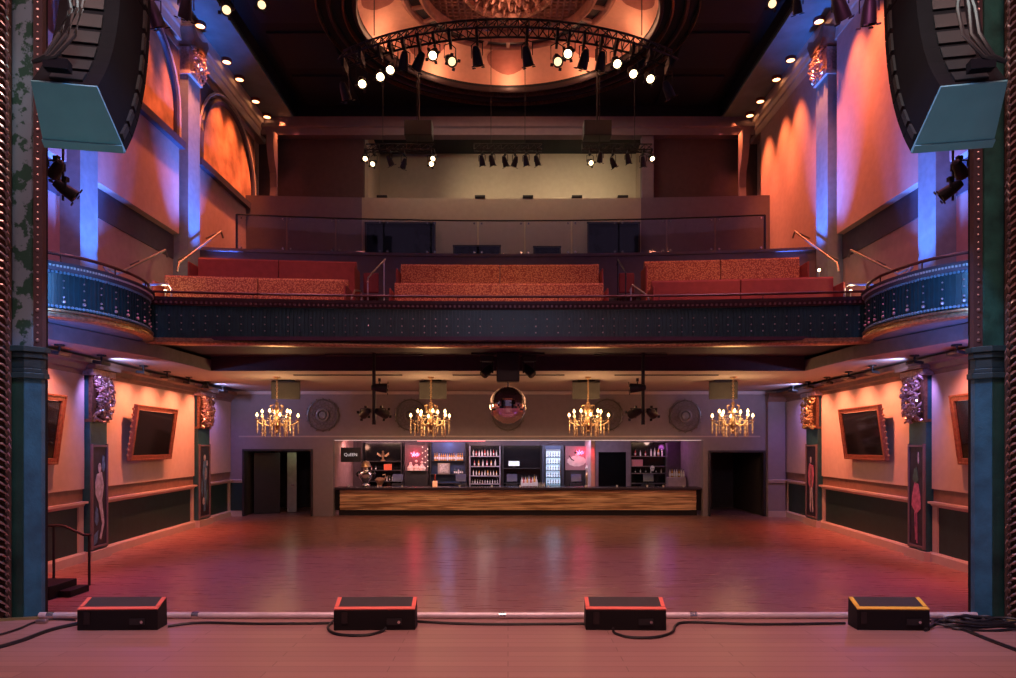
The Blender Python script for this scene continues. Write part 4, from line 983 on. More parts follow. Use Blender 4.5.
# ---------------------------------------------------------------- track spotlights on the side soffits
spot0 = None
for s in (-1, 1):
    for i, y in enumerate((11.3, 12.8, 14.3, 16.2, 17.5, 18.9, 20.3, 21.6)):
        if spot0 is None:
            t = spot0 = thing('track_spotlight', '', 'spotlight')
            MB().cyl((0, 0, 0), (0, 0, -.03), .09).build('mounting_plate', 'black', t, world=False)
            MB().cyl((0, 0, -.03), (0, 0, -.14), .02).build('stem', 'black', t, world=False)
            MB().box((0, 0, -.17), (.20, .34, .07), Matrix.Rotation(.15, 3, 'Y')).build('head', 'black', t, world=False, bevel=.015)
        else: t = copy_tree(spot0)
        relabel(t, (s*(WX(y)-.55), y, 4.4), 'black soffit spotlight above the wall with '+('blue' if s < 0 else 'pink')+' murals, '+ORD[i]+' from the stage', 'soffit spotlights above the '+('blue' if s < 0 else 'pink')+' mural wall')
        near_p = i in (2, 7)
        if near_p:
            light('SPOT', (s*(WX(y)-.55), y, 4.12), 70, (.45, .30, 1), (s*WX(y+.9), y+.9, 2.6), 95, 1, .06, name='soffit_beam', spec=.3)
        else:
            light('SPOT', (s*(WX(y)-1.05), y, 4.32), 230, (1, .25, .12) if i else (1, .20, .20), (s*WX(y), y+.1, 2.6), 100, 1, .06, name='soffit_beam', spec=.3)
            light('SPOT', (s*(WX(y)-.72), y, 4.18), 110, (1, .06, .04), (s*(WX(y)-1.1), y, 0), 66, 1, .06, name='soffit_beam', spec=.1)
    light('SPOT', (s*8.65, 14.7, 4.22), 60, (.45, .50, 1), (s*8.0, 17.5, 4.75), 100, 1, .04, name='uplight_beam')
    light('SPOT', (s*9.0, 20.8, 4.22), 70, (.45, .50, 1), (s*8.3, 23.6, 4.7), 100, 1, .04, name='uplight_beam')
    light('SPOT', (s*6.0, 9.0, 6.0), 420, (.10, .38, 1), (s*7.9, 11.9, 5.0), 42, 1, .2, name='box_front_light')
    light('SPOT', (s*6.9, 9.6, 3.1), 420, (.10, .25, 1), (s*8.3, 12.0, 4.75), 50, 1, .2, name='box_front_light')
    light('SPOT', (s*5.0, 9, 9.8), 240, (.75, .18, .45), (s*9.1, 15.4, 7.2), 64, 1, .3, name='wall_wash_light')
light('SPOT', (0, 9.5, 9.8), 220, (.25, .5, .9), (0, 15, 5.1), 34, 1, .3, name='balcony_front_light')
light('SPOT', (-5, 9.5, 11), 170, (1, .3, .3), (-5.8, 17.5, 6.8), 32, 1, .3, name='seat_light')
light('SPOT', (5, 9.5, 11), 480, (1, .33, .18), (5.6, 17.5, 6.8), 32, 1, .3, name='seat_light')
light('SPOT', (0, 9.5, 11), 400, (1, .45, .22), (0, 17.5, 6.8), 32, 1, .3, name='seat_light')
light('SPOT', (-3.6, 16.2, 11.6), 90, (1, .5, .2), (-4.8, 16.4, 6.2), 24, 1, .2, name='seat_light')
# ---------------------------------------------------------------- bar
struct(MB().box((.35, 27.0, 1.5), (13.5, .1, 3.1)), 'wall_bar_back', mat('bar_back_paint', (.10, .07, .09), .6))
struct(MB().box((BL-.08, 25.5, 1.4), (.15, 3.0, 2.8)), 'wall_bar_left', mat('mauve_bar_wall', (.36, .22, .22), .7))
struct(MB().box((BR+.08, 25.5, 1.4), (.15, 3.0, 2.8)), 'wall_bar_right', mat('violet_bar_wall', (.28, .20, .26), .7))
struct(MB().box((.35, 25.5, 2.83), (13.3, 3.0, .1)), 'ceiling_bar_recess', 'ceiling_dark')
bar = thing('bar_counter', 'long bar counter faced with stacked wooden slats under a dark top', 'bar', (.35, 24.2, 0))
MB().box((.355, 24.18, .965), (12.92, .72, .09)).build('counter_top', mat('dark_bar_top', (.045, .035, .05), .25), bar, bevel=.01)
sl = MB(); nrow = 9
for r in range(nrow):
    x = BL+.2; z = .20+(r+.5)*.7/nrow
    while x < BR-.25:
        L_ = random.uniform(.8, 2.4); L_ = min(L_, BR-.2-x); dep = random.uniform(0, .06)
        sl.box((x+L_/2, 24.02-dep/2, z), (L_-.004, .08+dep, .7/nrow-.004)); x += L_
sl.build('slat_front', 'bar_wood', bar)
MB().box((.355, 24.25, .56), (12.4, .3, .74)).build('carcass', 'black_wood', bar)
MB().box((.355, 24.18, .09), (12.7, .3, .18)).build('kick_plate', 'black', bar)
for x in (BL+.2, BR-.2): MB().box((x, 24.15, .55), (.36, .3, .74)).build('end_panel', 'black_wood', bar)
MB().box((.35, 23.84, 2.665), (12.9, .02, .02)).build('x', 'ledstrip')
o = bpy.data.objects[-1]
for ob in [q for q in bpy.data.objects if q.name == 'x']: ob.name = 'light_strip'; tag(ob, 'thin glowing light strip along the top edge of the bar opening', 'light strip')
o = MB().box((-2.0, 23.86, 2.64), (2.4, .02, .02)).build('red_light_strip', 'ledred'); tag(o, 'short glowing red strip under the lintel above the first neon sign', 'light strip')
light('AREA', (.3, 22.7, 2.6), 30, (1, .6, .35), (.3, 24.0, .4), size=12, size_y=.1, name='bar_front_fill')  # unseen lamp added out in the hall to brighten the bar slats
light('AREA', (-3.5, 25.2, 2.7), 60, (1, .5, .5), (-3.5, 26.5, .8), size=5, size_y=.3, name='back_bar_glow')
light('AREA', (1.5, 25.2, 2.7), 55, (.7, .6, .9), (1.5, 26.5, .8), size=5, size_y=.3, name='back_bar_glow')
light('POINT', (6.2, 26.3, 2.4), 4, (.75, .15, .8), size=.1, name='violet_lamp', spec=.05)
light('POINT', (-5.9, 25.4, 2.4), 6, (1, .45, .3), size=.1, name='bar_corner_lamp', spec=.05)
BY = 26.75
def bpt(px, py, Y=BY): return at(px, py, Y)
def flatbox(px0, px1, py0, py1, Y, t): 
    a = at(px0, py0, Y); b = at(px1, py1, Y); return ((a.x+b.x)/2, Y, (a.z+b.z)/2), (b.x-a.x, t, a.z-b.z)
# hanging sign with lettering
c, d = flatbox(341, 361, 447.5, 462, 24.5, .05)
sg = thing('hanging_sign', 'black rectangular sign with pale lettering hanging at the end of the bar', 'sign', (c[0], c[1], c[2]-d[2]/2))
MB().box(c, d).build('board', 'black', sg)
MB().cyl((c[0]-.25, c[1], c[2]+d[2]/2), (c[0]-.25, c[1], 2.79), .008).build('hanger', 'black', sg)
MB().cyl((c[0]+.25, c[1], c[2]+d[2]/2), (c[0]+.25, c[1], 2.79), .008).build('hanger', 'black', sg)
tx = bpy.data.curves.new('lettering', 'FONT'); tx.body = 'QuEEN'; tx.size = .155; tx.align_x = 'CENTER'; tx.align_y = 'CENTER'; tx.extrude = .004
tmp_ = bpy.data.objects.new('tmp', tx); C.objects.link(tmp_); dg_ = bpy.context.evaluated_depsgraph_get()
me_ = bpy.data.meshes.new_from_object(tmp_.evaluated_get(dg_)); bpy.data.objects.remove(tmp_)
to = bpy.data.objects.new('lettering', me_); C.objects.link(to); to.parent = sg; to.location = (0, -.036, d[2]/2); to.rotation_euler = (PI/2, 0, 0)
me_.materials.clear(); me_.materials.append(emit('pale_sign_letters', (.7, .7, .75), .35))
# dark shelving framework behind the bar
def shelf_unit(px0, px1, py_top, levels, label, m='black', glow=None, depth=.32, Y=BY):
    a = at(px0, py_top, Y); b = at(px1, 484, Y)
    t = thing('back_bar_shelf', label, 'shelf', ((a.x+b.x)/2, Y, .0))
    MB().box(((a.x+b.x)/2, Y+.12, (a.z)/2+.02), (b.x-a.x, .04, a.z)).build('back_panel', glow or 'black_gloss', t)
    for x in (a.x, b.x): MB().box((x, Y, a.z/2), (.04, depth, a.z)).build('side_post', m, t)
    zs = []
    for py in levels:
        z = at(0, py, Y).z; MB().box(((a.x+b.x)/2, Y-.02, z-.015), (b.x-a.x, depth, .03)).build('shelf_board', m, t); zs.append(z)
    return a.x, b.x, zs
S1 = shelf_unit(363, 402, 443, [461, 470, 481], 'dark back bar shelf holding the gold winged figure')
S2 = shelf_unit(431, 466, 443, [460.5, 474, 483], 'dark back bar shelf with blue backlight and a row of amber bottles', glow=mat('blue_back_panel', (.03, .06, .16), .4))
S3 = shelf_unit(470, 500, 446, [456, 466, 475.5, 483.5], 'open back bar shelf with four pale shelves of bottles', m=mat('pale_shelf_edge', (.30, .28, .33), .4))
S4 = shelf_unit(503, 541, 446, [468, 483], 'dark back bar shelf with a lit screen')
S5 = shelf_unit(630, 666, 443, [456, 466, 473, 483], 'mirror-backed back bar shelf past the small dark doorway', m=mat('dim_shelf_edge', (.12, .1, .12), .4))
light('POINT', (at(448, 0, BY).x, 26.4, 2.55), 7, (.25, .4, 1), size=.1, name='shelf_lamp', spec=.1)
light('POINT', (at(485, 0, BY).x, 26.3, 2.6), 7, (1, .7, .6), size=.1, name='shelf_lamp', spec=.1)
light('POINT', (at(650, 0, BY).x, 26.3, 2.6), 7, (1, .6, .5), size=.1, name='shelf_lamp', spec=.1)
bottles = {}
def bottle(kind, x, y, z, h, label, group):
    key = kind
    if key not in bottles:
        t = thing('bottle', label, 'bottle', (0, 0, 0)); bottles[key] = [t, False]
        MB().lathe([(0, 0), (.038, 0), (.04, .02), (.04, .17), (.034, .20), (.014, .235), (.013, .29), (.015, .30)], seg=10).build('body', kind, t, world=False, smooth=True)
        MB().cyl((0, 0, .29), (0, 0, .325), .017, seg=8).build('cap', 'black', t, world=False)
        MB().lathe([(.0405, .05), (.0415, .05), (.0415, .14), (.0405, .14)], seg=10).build('paper_label', 'white', t, world=False)
    t = bottles[key][0]
    if bottles[key][1]: t = copy_tree(t)
    bottles[key][1] = True
    relabel(t, (x, y, z), label, group, scale=(h/.325*.9, h/.325*.9, h/.325)); return t
def brow(x0, x1, y, z, n, h, kinds, where):
    for i in range(n):
        x = x0+(x1-x0)*(i+.5)/n; k = kinds[i % len(kinds)]
        nm = {'amber': 'amber', 'clear_b': 'pale', 'red_b': 'red', 'dark_b': 'dark green'}[k]
        bottle(k, x, y, z, h*random.uniform(.88, 1.05), nm+' bottle '+where+', '+ORD[i]+' in its row', nm+' bottles '+where)
a, b, z = S2; brow(a+.12, b-.1, BY-.04, z[0], 14, .33, ['amber', 'amber', 'clear_b', 'amber'], 'on the blue-lit shelf of the back bar')
brow(a+.9, b-.1, BY-.04, z[1], 5, .26, ['dark_b', 'dark_b', 'clear_b'], 'on the lower shelf beneath the amber row')
a, b, z = S3
brow(a+.08, b-.08, BY-.04, z[0], 9, .27, ['clear_b', 'red_b', 'clear_b'], 'on the top board of the open shelf')
brow(a+.1, b-.1, BY-.04, z[1], 6, .28, ['red_b', 'amber', 'clear_b'], 'on the second board of the open shelf')
brow(a+.08, b-.08, BY-.04, z[2], 9, .24, ['clear_b', 'clear_b', 'amber'], 'on the third board of the open shelf')
brow(a+.05, b-.05, BY-.04, z[3], 11, .18, ['clear_b'], 'on the bottom board of the open shelf')
a, b, z = S5
brow(a+.75, b-.1, BY-.04, z[0], 4, .33, ['clear_b', 'clear_b', 'amber'], 'on the mirror-backed shelf, top board')
brow(a+.1, a+.7, BY-.04, z[0], 3, .26, ['red_b', 'clear_b'], 'on the mirror-backed shelf beside the pink box')
brow(a+.1, b-.1, BY-.04, z[2], 6, .2, ['dark_b', 'clear_b'], 'on the mirror-backed shelf, middle board')
a, b, z = S1; brow(a+.1, a+.6, BY-.04, z[1], 3, .2, ['dark_b', 'red_b'], 'on the shelf below the gold winged figure')
brow(a+.9, b-.1, BY-.04, z[2], 5, .2, ['clear_b', 'dark_b'], 'on the low shelf behind the chrome bust')
# back counter
bc = MB().box((.35, 26.05, .43), (12.6, .55, .86)).build('back_counter', 'black_wood', bevel=.01); tag(bc, 'long low black counter running behind the bar', 'counter')
brow(at(521, 0, 26.1).x, at(537, 0, 26.1).x, 26.0, .86, 9, .50, ['clear_b', 'red_b', 'clear_b', 'amber'], 'standing on the back counter near the fridge')
brow(at(668, 0, 26.1).x, at(684, 0, 26.1).x, 26.0, 1.27, 7, .34, ['clear_b', 'amber', 'clear_b'], 'on the pale stand against the violet wall')
c, d = flatbox(667, 685, 476, 486, 26.0, .4); o = MB().box((c[0], c[1], 1.065), (d[0], .4, .41)).build('bottle_stand', mat('pale_violet_stand', (.4, .3, .4), .5), bevel=.02); tag(o, 'pale violet stand with bottles on the back counter by the violet wall', 'stand')
brow(at(537, 0, 24.3).x, at(545, 0, 24.3).x, 24.35, 1.01, 5, .17, ['clear_b'], 'small, on the bar top before the fridge')
# glasses and candles on the bar
cand = None
for i, px in enumerate((350, 379, 403, 460, 492, 520, 548, 585, 616, 646, 662, 682)):
    p = at(px, 487, 24.2)
    if cand is None:
        t = cand = thing('candle_holder', '', 'candle')
        MB().lathe([(0, 0), (.03, 0), (.035, .07), (.03, .07), (.027, .01)], seg=10).build('glass_cup', 'clear_b', t, world=False)
        MB().cyl((0, 0, .012), (0, 0, .055), .02, seg=8).build('candle', emit('candle_glow', (1, .8, .6), 2.0), t, world=False)
    else: t = copy_tree(cand)
    relabel(t, (p.x, 24.0, 1.01), 'tiny glass candle holder on the bar top, '+ORD[i]+' from the sign end', 'candle holders along the bar top')
# draught tower, cash registers, glasses
for px, lab in ((398, 'navy cash register on the back counter beside the first neon artwork'), (461, 'dark cash register on the back counter before the blue-lit shelf'), (512, 'dark cash register on the back counter below the lit screen'), (576, 'dark cash register on the back counter under the portrait board'), (648, 'dark cash register on the back counter before the mirror-backed shelf')):
    x = at(px, 0, 26).x
    t = thing('cash_register', lab, 'cash register', (x, 26, .86))
    MB().box((x, 26, .94), (.42, .4, .16)).build('base', 'black', t, bevel=.01)
    MB().box((x, 25.95, 1.24), (.40, .04, .30), Matrix.Rotation(-.25, 3, 'X')).build('screen', mat('register_screen', (.03, .04, .10), .2), t, bevel=.01)
    MB().cyl((x, 26.02, 1.0), (x, 25.98, 1.2), .03).build('stand', 'black', t)
p = at(514, 463.5, 26.45); t = thing('small_screen', 'small glowing pale blue screen on the dark shelf', 'screen', (p.x, 26.45, at(0, 468, BY).z+.0))
MB().box((p.x, 26.5, p.z), (.46, .04, .22)).build('casing', 'black', t); MB().box((p.x, 26.475, p.z), (.42, .01, .18)).build('display', 'screen_lit', t)
MB().box((p.x, 26.52, p.z-.14), (.1, .1, .1)).build('foot', 'black', t)
# drinks fridge
fx, fw = at(553, 0, 26.4).x, .62
fr = thing('drinks_fridge', 'tall glass-door drinks fridge glowing pale blue behind the bar', 'fridge', (fx, 26.4, .86))
fr.location.z = .0
MB().box((fx, 26.62, 1.25), (.84, .5, 2.5)).build('body', mat('dark_fridge_case', (.04, .05, .08), .4), fr, bevel=.01)
MB().box((fx, 26.36, 1.62), (.56, .01, 1.38)).build('lit_interior', 'fridge_glow', fr)
for k in range(6): MB().box((fx, 26.33, .98+k*.26), (.56, .06, .025)).build('shelf', 'black', fr)
MB().box((fx, 26.345, 2.40), (.6, .02, .12)).build('header', mat('fridge_header', (.06, .1, .2), .4), fr)
for sx in (-.30, .30): MB().box((fx+sx, 26.345, 1.62), (.05, .05, 1.45)).build('door_frame', 'black', fr)
MB().cyl((fx+.26, 26.30, 1.3), (fx+.26, 26.30, 1.9), .012).build('handle', 'chrome', fr)
for k in range(5):
    for j in range(5): bottle('dark_b', fx-.2+.1*j, 26.32, .995+k*.26, .19, 'dark bottle inside the glowing fridge', 'bottles inside the fridge')
light('POINT', (fx, 26.0, 1.8), 1.6, (.5, .75, 1), size=.1, name='fridge_glow')
# artworks with neon
def board(px0, px1, py0, py1, m, name, label, cat, Y=26.6):
    c, d = flatbox(px0, px1, py0, py1, Y, .04); t = thing(name, label, cat, (c[0], c[1], c[2]-d[2]/2))
    MB().box(c, d).build('board', m, t); return t, c, d
t, c, d = board(405, 428, 445, 471, mat('dark_art_ground', (.10, .05, .06), .5), 'artwork', 'dark artwork of pale figures under a small red neon shape', 'artwork')
MB().box((c[0], 26.64, .9), (.9, .04, 1.8)).build('backing', 'black', t)
for dx, h in ((-.22, .30), (.0, .38), (.22, .34)):
    MB().lathe([(0, 0), (.13, .0), (.14, .12), (.06, .22), (.05, .26)], (c[0]+dx, 26.56, c[2]-d[2]/2+.02), 10).build('pale_figure', 'skin', t, smooth=True)
    MB().sphere((c[0]+dx, 26.56, c[2]-d[2]/2+h), .055, 10).build('pale_head', 'skin', t)
def neon(cx, cz, Y, par_, sx=1, name='neon_tube'):
    pts = [(cx+sx*(-.17+.034*k), Y, cz+.07*math.sin(k*1.9)+.03*math.cos(k*3)) for k in range(11)]
    MB().tube(pts, .014, 6).build(name, 'neon', par_, smooth=True)
    pts = [(cx+sx*(.12-.024*k), Y, cz-.05+.06*math.cos(k*1.7)) for k in range(11)]
    MB().tube(pts, .012, 6).build(name, 'neon', par_, smooth=True)
p = at(415, 454, 26.5); neon(p.x, p.z, 26.5, t); light('POINT', (p.x, 26.3, p.z), 7, (1, .03, .08), size=.08, name='neon_glow')
for k in range(12):
    a_ = random.uniform(0, 1); MB().sphere((c[0]+.35+.12*math.sin(k*2.1), 26.55, c[2]-.4+.075*k), .016, 6).build('fairy_light', emit('fairy_light_glow', (1, .7, .5), 2.5) if k == 0 else bpy.data.materials['fairy_light_glow'], t)
t, c, d = board(565, 588, 446, 470, 'pink', 'artwork', 'pink portrait board of a figure in a pale ruff under red neon', 'artwork')
mb = MB(); n = 24; mb.poly([(c[0]+.36*math.cos(2*PI*k/n)*(1+.06*(k % 2)), 26.575, c[2]-.12+.20*math.sin(2*PI*k/n)*(1+.08*(k % 2))) for k in range(n)], (0, -.02, 0)); mb.build('pale_ruff', 'skin', t)
MB().sphere((c[0]+.03, 26.56, c[2]+.13), .10, 12, (.8, .3, 1.15)).build('pale_head', 'skin', t, smooth=True)
MB().sphere((c[0]+.05, 26.57, c[2]+.22), .14, 12, (1, .25, .7)).build('dark_hair', 'black', t, smooth=True)
MB().tube([(c[0]-.3, 26.55, c[2]+.1), (c[0]-.2, 26.55, c[2]-.05), (c[0]-.1, 26.55, c[2]-.1)], .02).build('raised_arm', 'ring_dark', t)
p = at(580, 452, 26.5); neon(p.x, p.z, 26.5, t, .9); light('POINT', (p.x, 26.25, p.z), 3.5, (1, .03, .15), size=.08, name='neon_glow')
MB().box((c[0], 26.64, .85), (.9, .04, 1.7)).build('backing', 'black', t)
# red jamb, small doorway and partition
x = at(592.5, 0, 25).x; struct(MB().box((x, 25.9, 1.35), (.14, 2.0, 2.7)), 'trim_red_jamb', mat('pale_jamb', (.5, .4, .4), .6))
light('SPOT', (x, 24.35, 2.68), 45, (1, .02, .06), (x, 25.0, 1.6), 80, 1, .05, name='red_spot')
ax, bx2 = at(595, 0, BY-.1).x, at(630, 0, BY-.1).x; zt = at(0, 452, BY).z
struct(MB().box(((ax+bx2)/2, 26.6, (2.75+zt)/2), (bx2-ax, .1, 2.75-zt)), 'wall_bar_lintel', mat('mauve_bar_panel', (.20, .15, .18), .7))
struct(MB().box((ax+.06, 26.6, zt/2), (.12, .1, zt)), 'trim_bar_doorway', mat('mauve_bar_panel', (.20, .15, .18), .7))
struct(MB().box((bx2-.08, 26.6, zt/2), (.16, .1, zt)), 'trim_bar_doorway', mat('mauve_bar_panel', (.20, .15, .18), .7))
struct(MB().box(((ax+bx2)/2, 26.72, zt/2), (bx2-ax-.2, .05, zt)), 'door_3', mat('unlit_black', (.003, .003, .004), .9, spec=.1))  # near-black sheet that paints the dark of the open doorway
# statues and oddments
def skull(t, c, r, m):
    MB().sphere(c, r, 14, (.85, 1, 1)).build('cranium', m, t, smooth=True)
    MB().box((c[0], c[1]-r*.35, c[2]-r*.85), (r*.9, r*1.0, r*.7)).build('jaw', m, t, bevel=.02)
    for sx in (-1, 1): MB().sphere((c[0]+sx*r*.35, c[1]-r*.85, c[2]-r*.1), r*.22, 8).build('eye_socket', 'black', t)
p = at(366, 486, 24.35); t = thing('chrome_bust', 'large chrome and black armoured bust standing on the bar end', 'statue', (p.x, 24.35, 1.01))
MB().lathe([(0, 0), (.14, 0), (.15, .04), (.10, .10), (.16, .2), (.26, .34), (.27, .44), (.16, .52), (.09, .55), (.08, .62)], (p.x, 24.35, 1.01), 20).build('torso', 'chrome', t, smooth=True)
skull(t, (p.x, 24.35, 1.76), .13, 'chrome')
MB().lathe([(.17, .70), (.16, .80), (.10, .90), (0, .93)], (p.x, 24.35, 1.01), 20).build('helmet', 'gold', t, smooth=True)
for sx in (-1, 1): MB().sphere((p.x+sx*.26, 24.35, 1.45), .10, 10).build('shoulder_guard', 'black_gloss', t, smooth=True)
p = at(383, 461, BY-.1); z = S1[2][0]; t = thing('winged_figure', 'small gold winged figure on the top shelf behind the bar', 'statue', (p.x, BY-.1, z))
MB().lathe([(0, 0), (.09, 0), (.09, .04), (.04, .08), (.05, .2), (.07, .28), (.03, .33)], (p.x, BY-.1, z), 12).build('body', 'gold', t, smooth=True)
MB().sphere((p.x, BY-.1, z+.37), .05, 8).build('head', 'gold', t)
for sx in (-1, 1): MB().poly([(p.x+sx*.03, BY-.1, z+.2), (p.x+sx*.22, BY-.1, z+.34), (p.x+sx*.24, BY-.1, z+.26), (p.x+sx*.12, BY-.1, z+.16)], (0, .03, 0)).build('wing', 'gold', t)
p = at(388, 470, BY-.1); z = S1[2][1]; o = MB().box((p.x, BY-.1, z+.12), (.30, .15, .24)).build('orange_carton', 'orange_box', bevel=.01); tag(o, 'bright orange carton on the shelf below the gold winged figure', 'box')
p = at(380, 479, 26.0); t = thing('gold_ornament', 'curled gold ornament on the back counter beside the chrome bust', 'ornament', (p.x, 26.0, .86))
MB().lathe([(0, 0), (.12, 0), (.08, .08), (.14, .22), (.2, .3), (.12, .38), (0, .4)], (p.x, 26.0, .86), 16).build('body', 'gold', t, smooth=True)
MB().tube([(p.x+.1, 26, 1.15), (p.x+.22, 26, 1.25), (p.x+.2, 26, 1.38), (p.x+.1, 26, 1.34)], .02).build('curl', 'gold', t)
p = at(435, 486, 24.3); t = thing('lantern', 'small glowing orange lantern on the bar top', 'lantern', (p.x, 24.3, 1.01))
MB().box((p.x, 24.3, 1.11), (.16, .16, .2)).build('body', emit('orange_lantern_glow', (1, .25, .08), .5), t, bevel=.01)
MB().cyl((p.x, 24.3, 1.21), (p.x, 24.3, 1.45), .025).build('bottle_neck', 'red_b', t)
p = at(444, 473, BY-.1); z = S2[2][1]; t = thing('framed_print', 'small pale framed print on the shelf under the amber bottles', 'picture', (p.x, BY-.12, z))
MB().box((p.x, BY-.12, z+.22), (.48, .04, .44)).build('frame', 'steel', t); MB().box((p.x, BY-.145, z+.22), (.38, .01, .34)).build('print', mat('pale_print', (.4, .38, .36), .6, var=.6, scale=15), t)
p = at(588, 484, 25.7); t = thing('gold_statuette', 'tall slim gold skeleton-like statuette beside the red jamb', 'statue', (p.x, 25.9, .86))
MB().lathe([(0, 0), (.10, 0), (.10, .05), (.05, .1), (.06, .3), (.09, .45), (.06, .56), (.03, .62)], (p.x, 25.9, .86), 14).build('body', 'gold', t, smooth=True)
skull(t, (p.x, 25.9, 1.62), .10, 'skin')
p = at(652, 472, BY-.1); z = S5[2][2]; t = thing('white_skull', 'small white skull on the mirror-backed shelf', 'ornament', (p.x, BY-.16, z)); skull(t, (p.x, BY-.16, z+.2), .10, 'white')
p = at(637, 466, BY-.1); z = S5[2][1]; o = MB().box((p.x, BY-.1, z+.13), (.42, .18, .26)).build('pink_box', mat('pink_carton', (.55, .2, .25), .6), bevel=.01); tag(o, 'pink carton on the mirror-backed shelf', 'box')
# ---------------------------------------------------------------- back wall medallions
for i, (px, py) in enumerate(((323, 415), (411, 415), (508, 415), (607, 415), (685, 416))):
    p = at(px, py, 23.78); r = .56
    t = thing('wall_medallion', ['round lacy metal medallion beside the outermost chandelier, doorway side', 'round lacy metal medallion half behind the second chandelier', 'round lacy metal medallion behind the mirror ball', 'round lacy metal medallion half behind the third chandelier', 'round lacy metal medallion beside the chandelier above the black doorway'][i], 'wall decoration', (p.x, 23.74, p.z))
    ax_ = (0, -1, 0); c = (p.x, 23.77, p.z)
    MB().lathe([(r, 0), (r, .04), (r-.05, .05), (r-.05, 0)], c, 40, ax_).build('outer_ring', mat('dark_medallion_metal', (.14, .13, .12), .4, .6) if i == 0 else bpy.data.materials['dark_medallion_metal'], t)
    MB().lathe([(.24, 0), (.23, .06), (.17, .07), (.15, .03), (.15, 0)], c, 32, ax_).build('inner_ring', 'steel_dark', t)
    mb = MB()
    for k in range(16):
        a = 2*PI*k/16
        for rr, q in ((.42, .075), (.32, .06)):
            cc = Vector((p.x+rr*math.cos(a+rr), 23.74, p.z+rr*math.sin(a+rr)))
            mb.tube([cc+Vector((q*math.cos(u*PI/3+a), 0, q*math.sin(u*PI/3+a))) for u in range(7)], .011, 5)
        mb.sphere((p.x+(r+.01)*math.cos(a), 23.74, p.z+(r+.01)*math.sin(a)), .035, 6)
    mb.build('filigree', 'steel_dark', t)
    MB().lathe([(0, .04), (.12, .03), (.13, 0)], c, 20, ax_).build('boss', 'steel_dark', t)
# ---------------------------------------------------------------- chandeliers
def chandelier():
    t = thing('chandelier', '', 'chandelier', (0, 0, 0))
    # origin at the ceiling, 4.4 m; body centre about 1.15 m below
    MB().lathe([(0, 0), (.09, 0), (.08, -.03), (.02, -.06)], seg=16).build('canopy', 'gold', t, world=False, smooth=True)
    ch = MB()
    for k in range(12):
        a = (k % 2)*PI/2; c = Vector((0, 0, -.08-.048*k))
        ch.tube([c+Vector((.022*math.cos(u*PI/4)*math.cos(a), .022*math.cos(u*PI/4)*math.sin(a), .032*math.sin(u*PI/4))) for u in range(9)], .007, 5)
    ch.build('chain', 'gold', t, world=False)
    MB().lathe([(.02, -.62), (.05, -.66), (.03, -.74), (.06, -.80), (.03, -.90), (.05, -1.02), (.10, -1.10), (.11, -1.18), (.06, -1.26), (.03, -1.32), (.05, -1.36), (0, -1.42)], seg=16).build('stem', 'gold', t, world=False, smooth=True)
    cr = MB()
    for k in range(6):
        a = 2*PI*k/6; c, s_ = math.cos(a), math.sin(a)
        cr.tube([(.03*c, .03*s_, -.9), (.15*c, .15*s_, -.82), (.17*c, .17*s_, -.72), (.11*c, .11*s_, -.70)], .012, 5)
    cr.build('crown', 'gold', t, world=False, smooth=True)
    def string(mb, x, y, z, n, r=.02):
        for q in range(n): mb.sphere((x, y, z-.034*q), r if q % 3 else r*1.4, 5, (1, 1, 1.2))
    for k in range(10):
        hi = k % 2; R_ = .52 if not hi else .36; zc = -1.08 if not hi else -.98
        a = 2*PI*k/10+.15; c, s_ = math.cos(a), math.sin(a)
        P_ = [(r*c, r*s_, z) for r, z in ((.06, -1.12), (R_*.35, -1.22), (R_*.7, -1.20), (R_*.95, zc-.06), (R_, zc))]
        ar = MB().tube(P_, .014, 6).lathe([(0, 0), (.05, .0), (.06, .02), (.02, .01)], (R_*c, R_*s_, zc), 10).build('arm', 'gold', t, world=False, smooth=True)
        MB().cyl((R_*c, R_*s_, zc), (R_*c, R_*s_, zc+.08), .013, seg=8).build('candle', 'white', ar, world=False)
        MB().lathe([(0, .08), (.026, .095), (.032, .12), (.016, .155), (0, .18)], (R_*c, R_*s_, zc), 8).build('bulb', 'bulb', ar, world=False, smooth=True)
        dr = MB(); string(dr, R_*c, R_*s_, zc-.04, 9 if not hi else 12); dr.build('crystal_string', 'crystal', ar, world=False)
        dr = MB(); a2 = a+.31; r2 = R_*.78; string(dr, r2*math.cos(a2), r2*math.sin(a2), -1.2, 9); dr.build('crystal_string', 'crystal', ar, world=False)
        dr = MB()
        for q in range(7):
            u = q/6; rr = .12+(R_-.12)*u; dr.sphere((rr*c, rr*s_, -.88-.14*math.sin(PI*u*.9)-.14*u), .014, 5)
        dr.build('crystal_swag', 'crystal', ar, world=False)
    return t
ch0 = chandelier()
CH = [(277, 'crystal chandelier with lit candle bulbs, over the floor before the grey door'), (431, 'crystal chandelier with lit candle bulbs, between mirror ball and first neon artwork'),
      (588, 'crystal chandelier with lit candle bulbs, above the portrait board and red jamb'), (733, 'crystal chandelier with lit candle bulbs, before the black open doorway')]
for i, (px, lab) in enumerate(CH):
    t = ch0 if i == 0 else copy_tree(ch0)
    x = (px-508)*18.9/677; relabel(t, (x, 18.9, 4.4), lab, scale=(1.1, 1.1, 1.12)); t.rotation_euler.z = i*.4
    light('POINT', (x, 18.9, 3.38), 42, (1, .58, .26), size=.35, name='chandelier_glow')
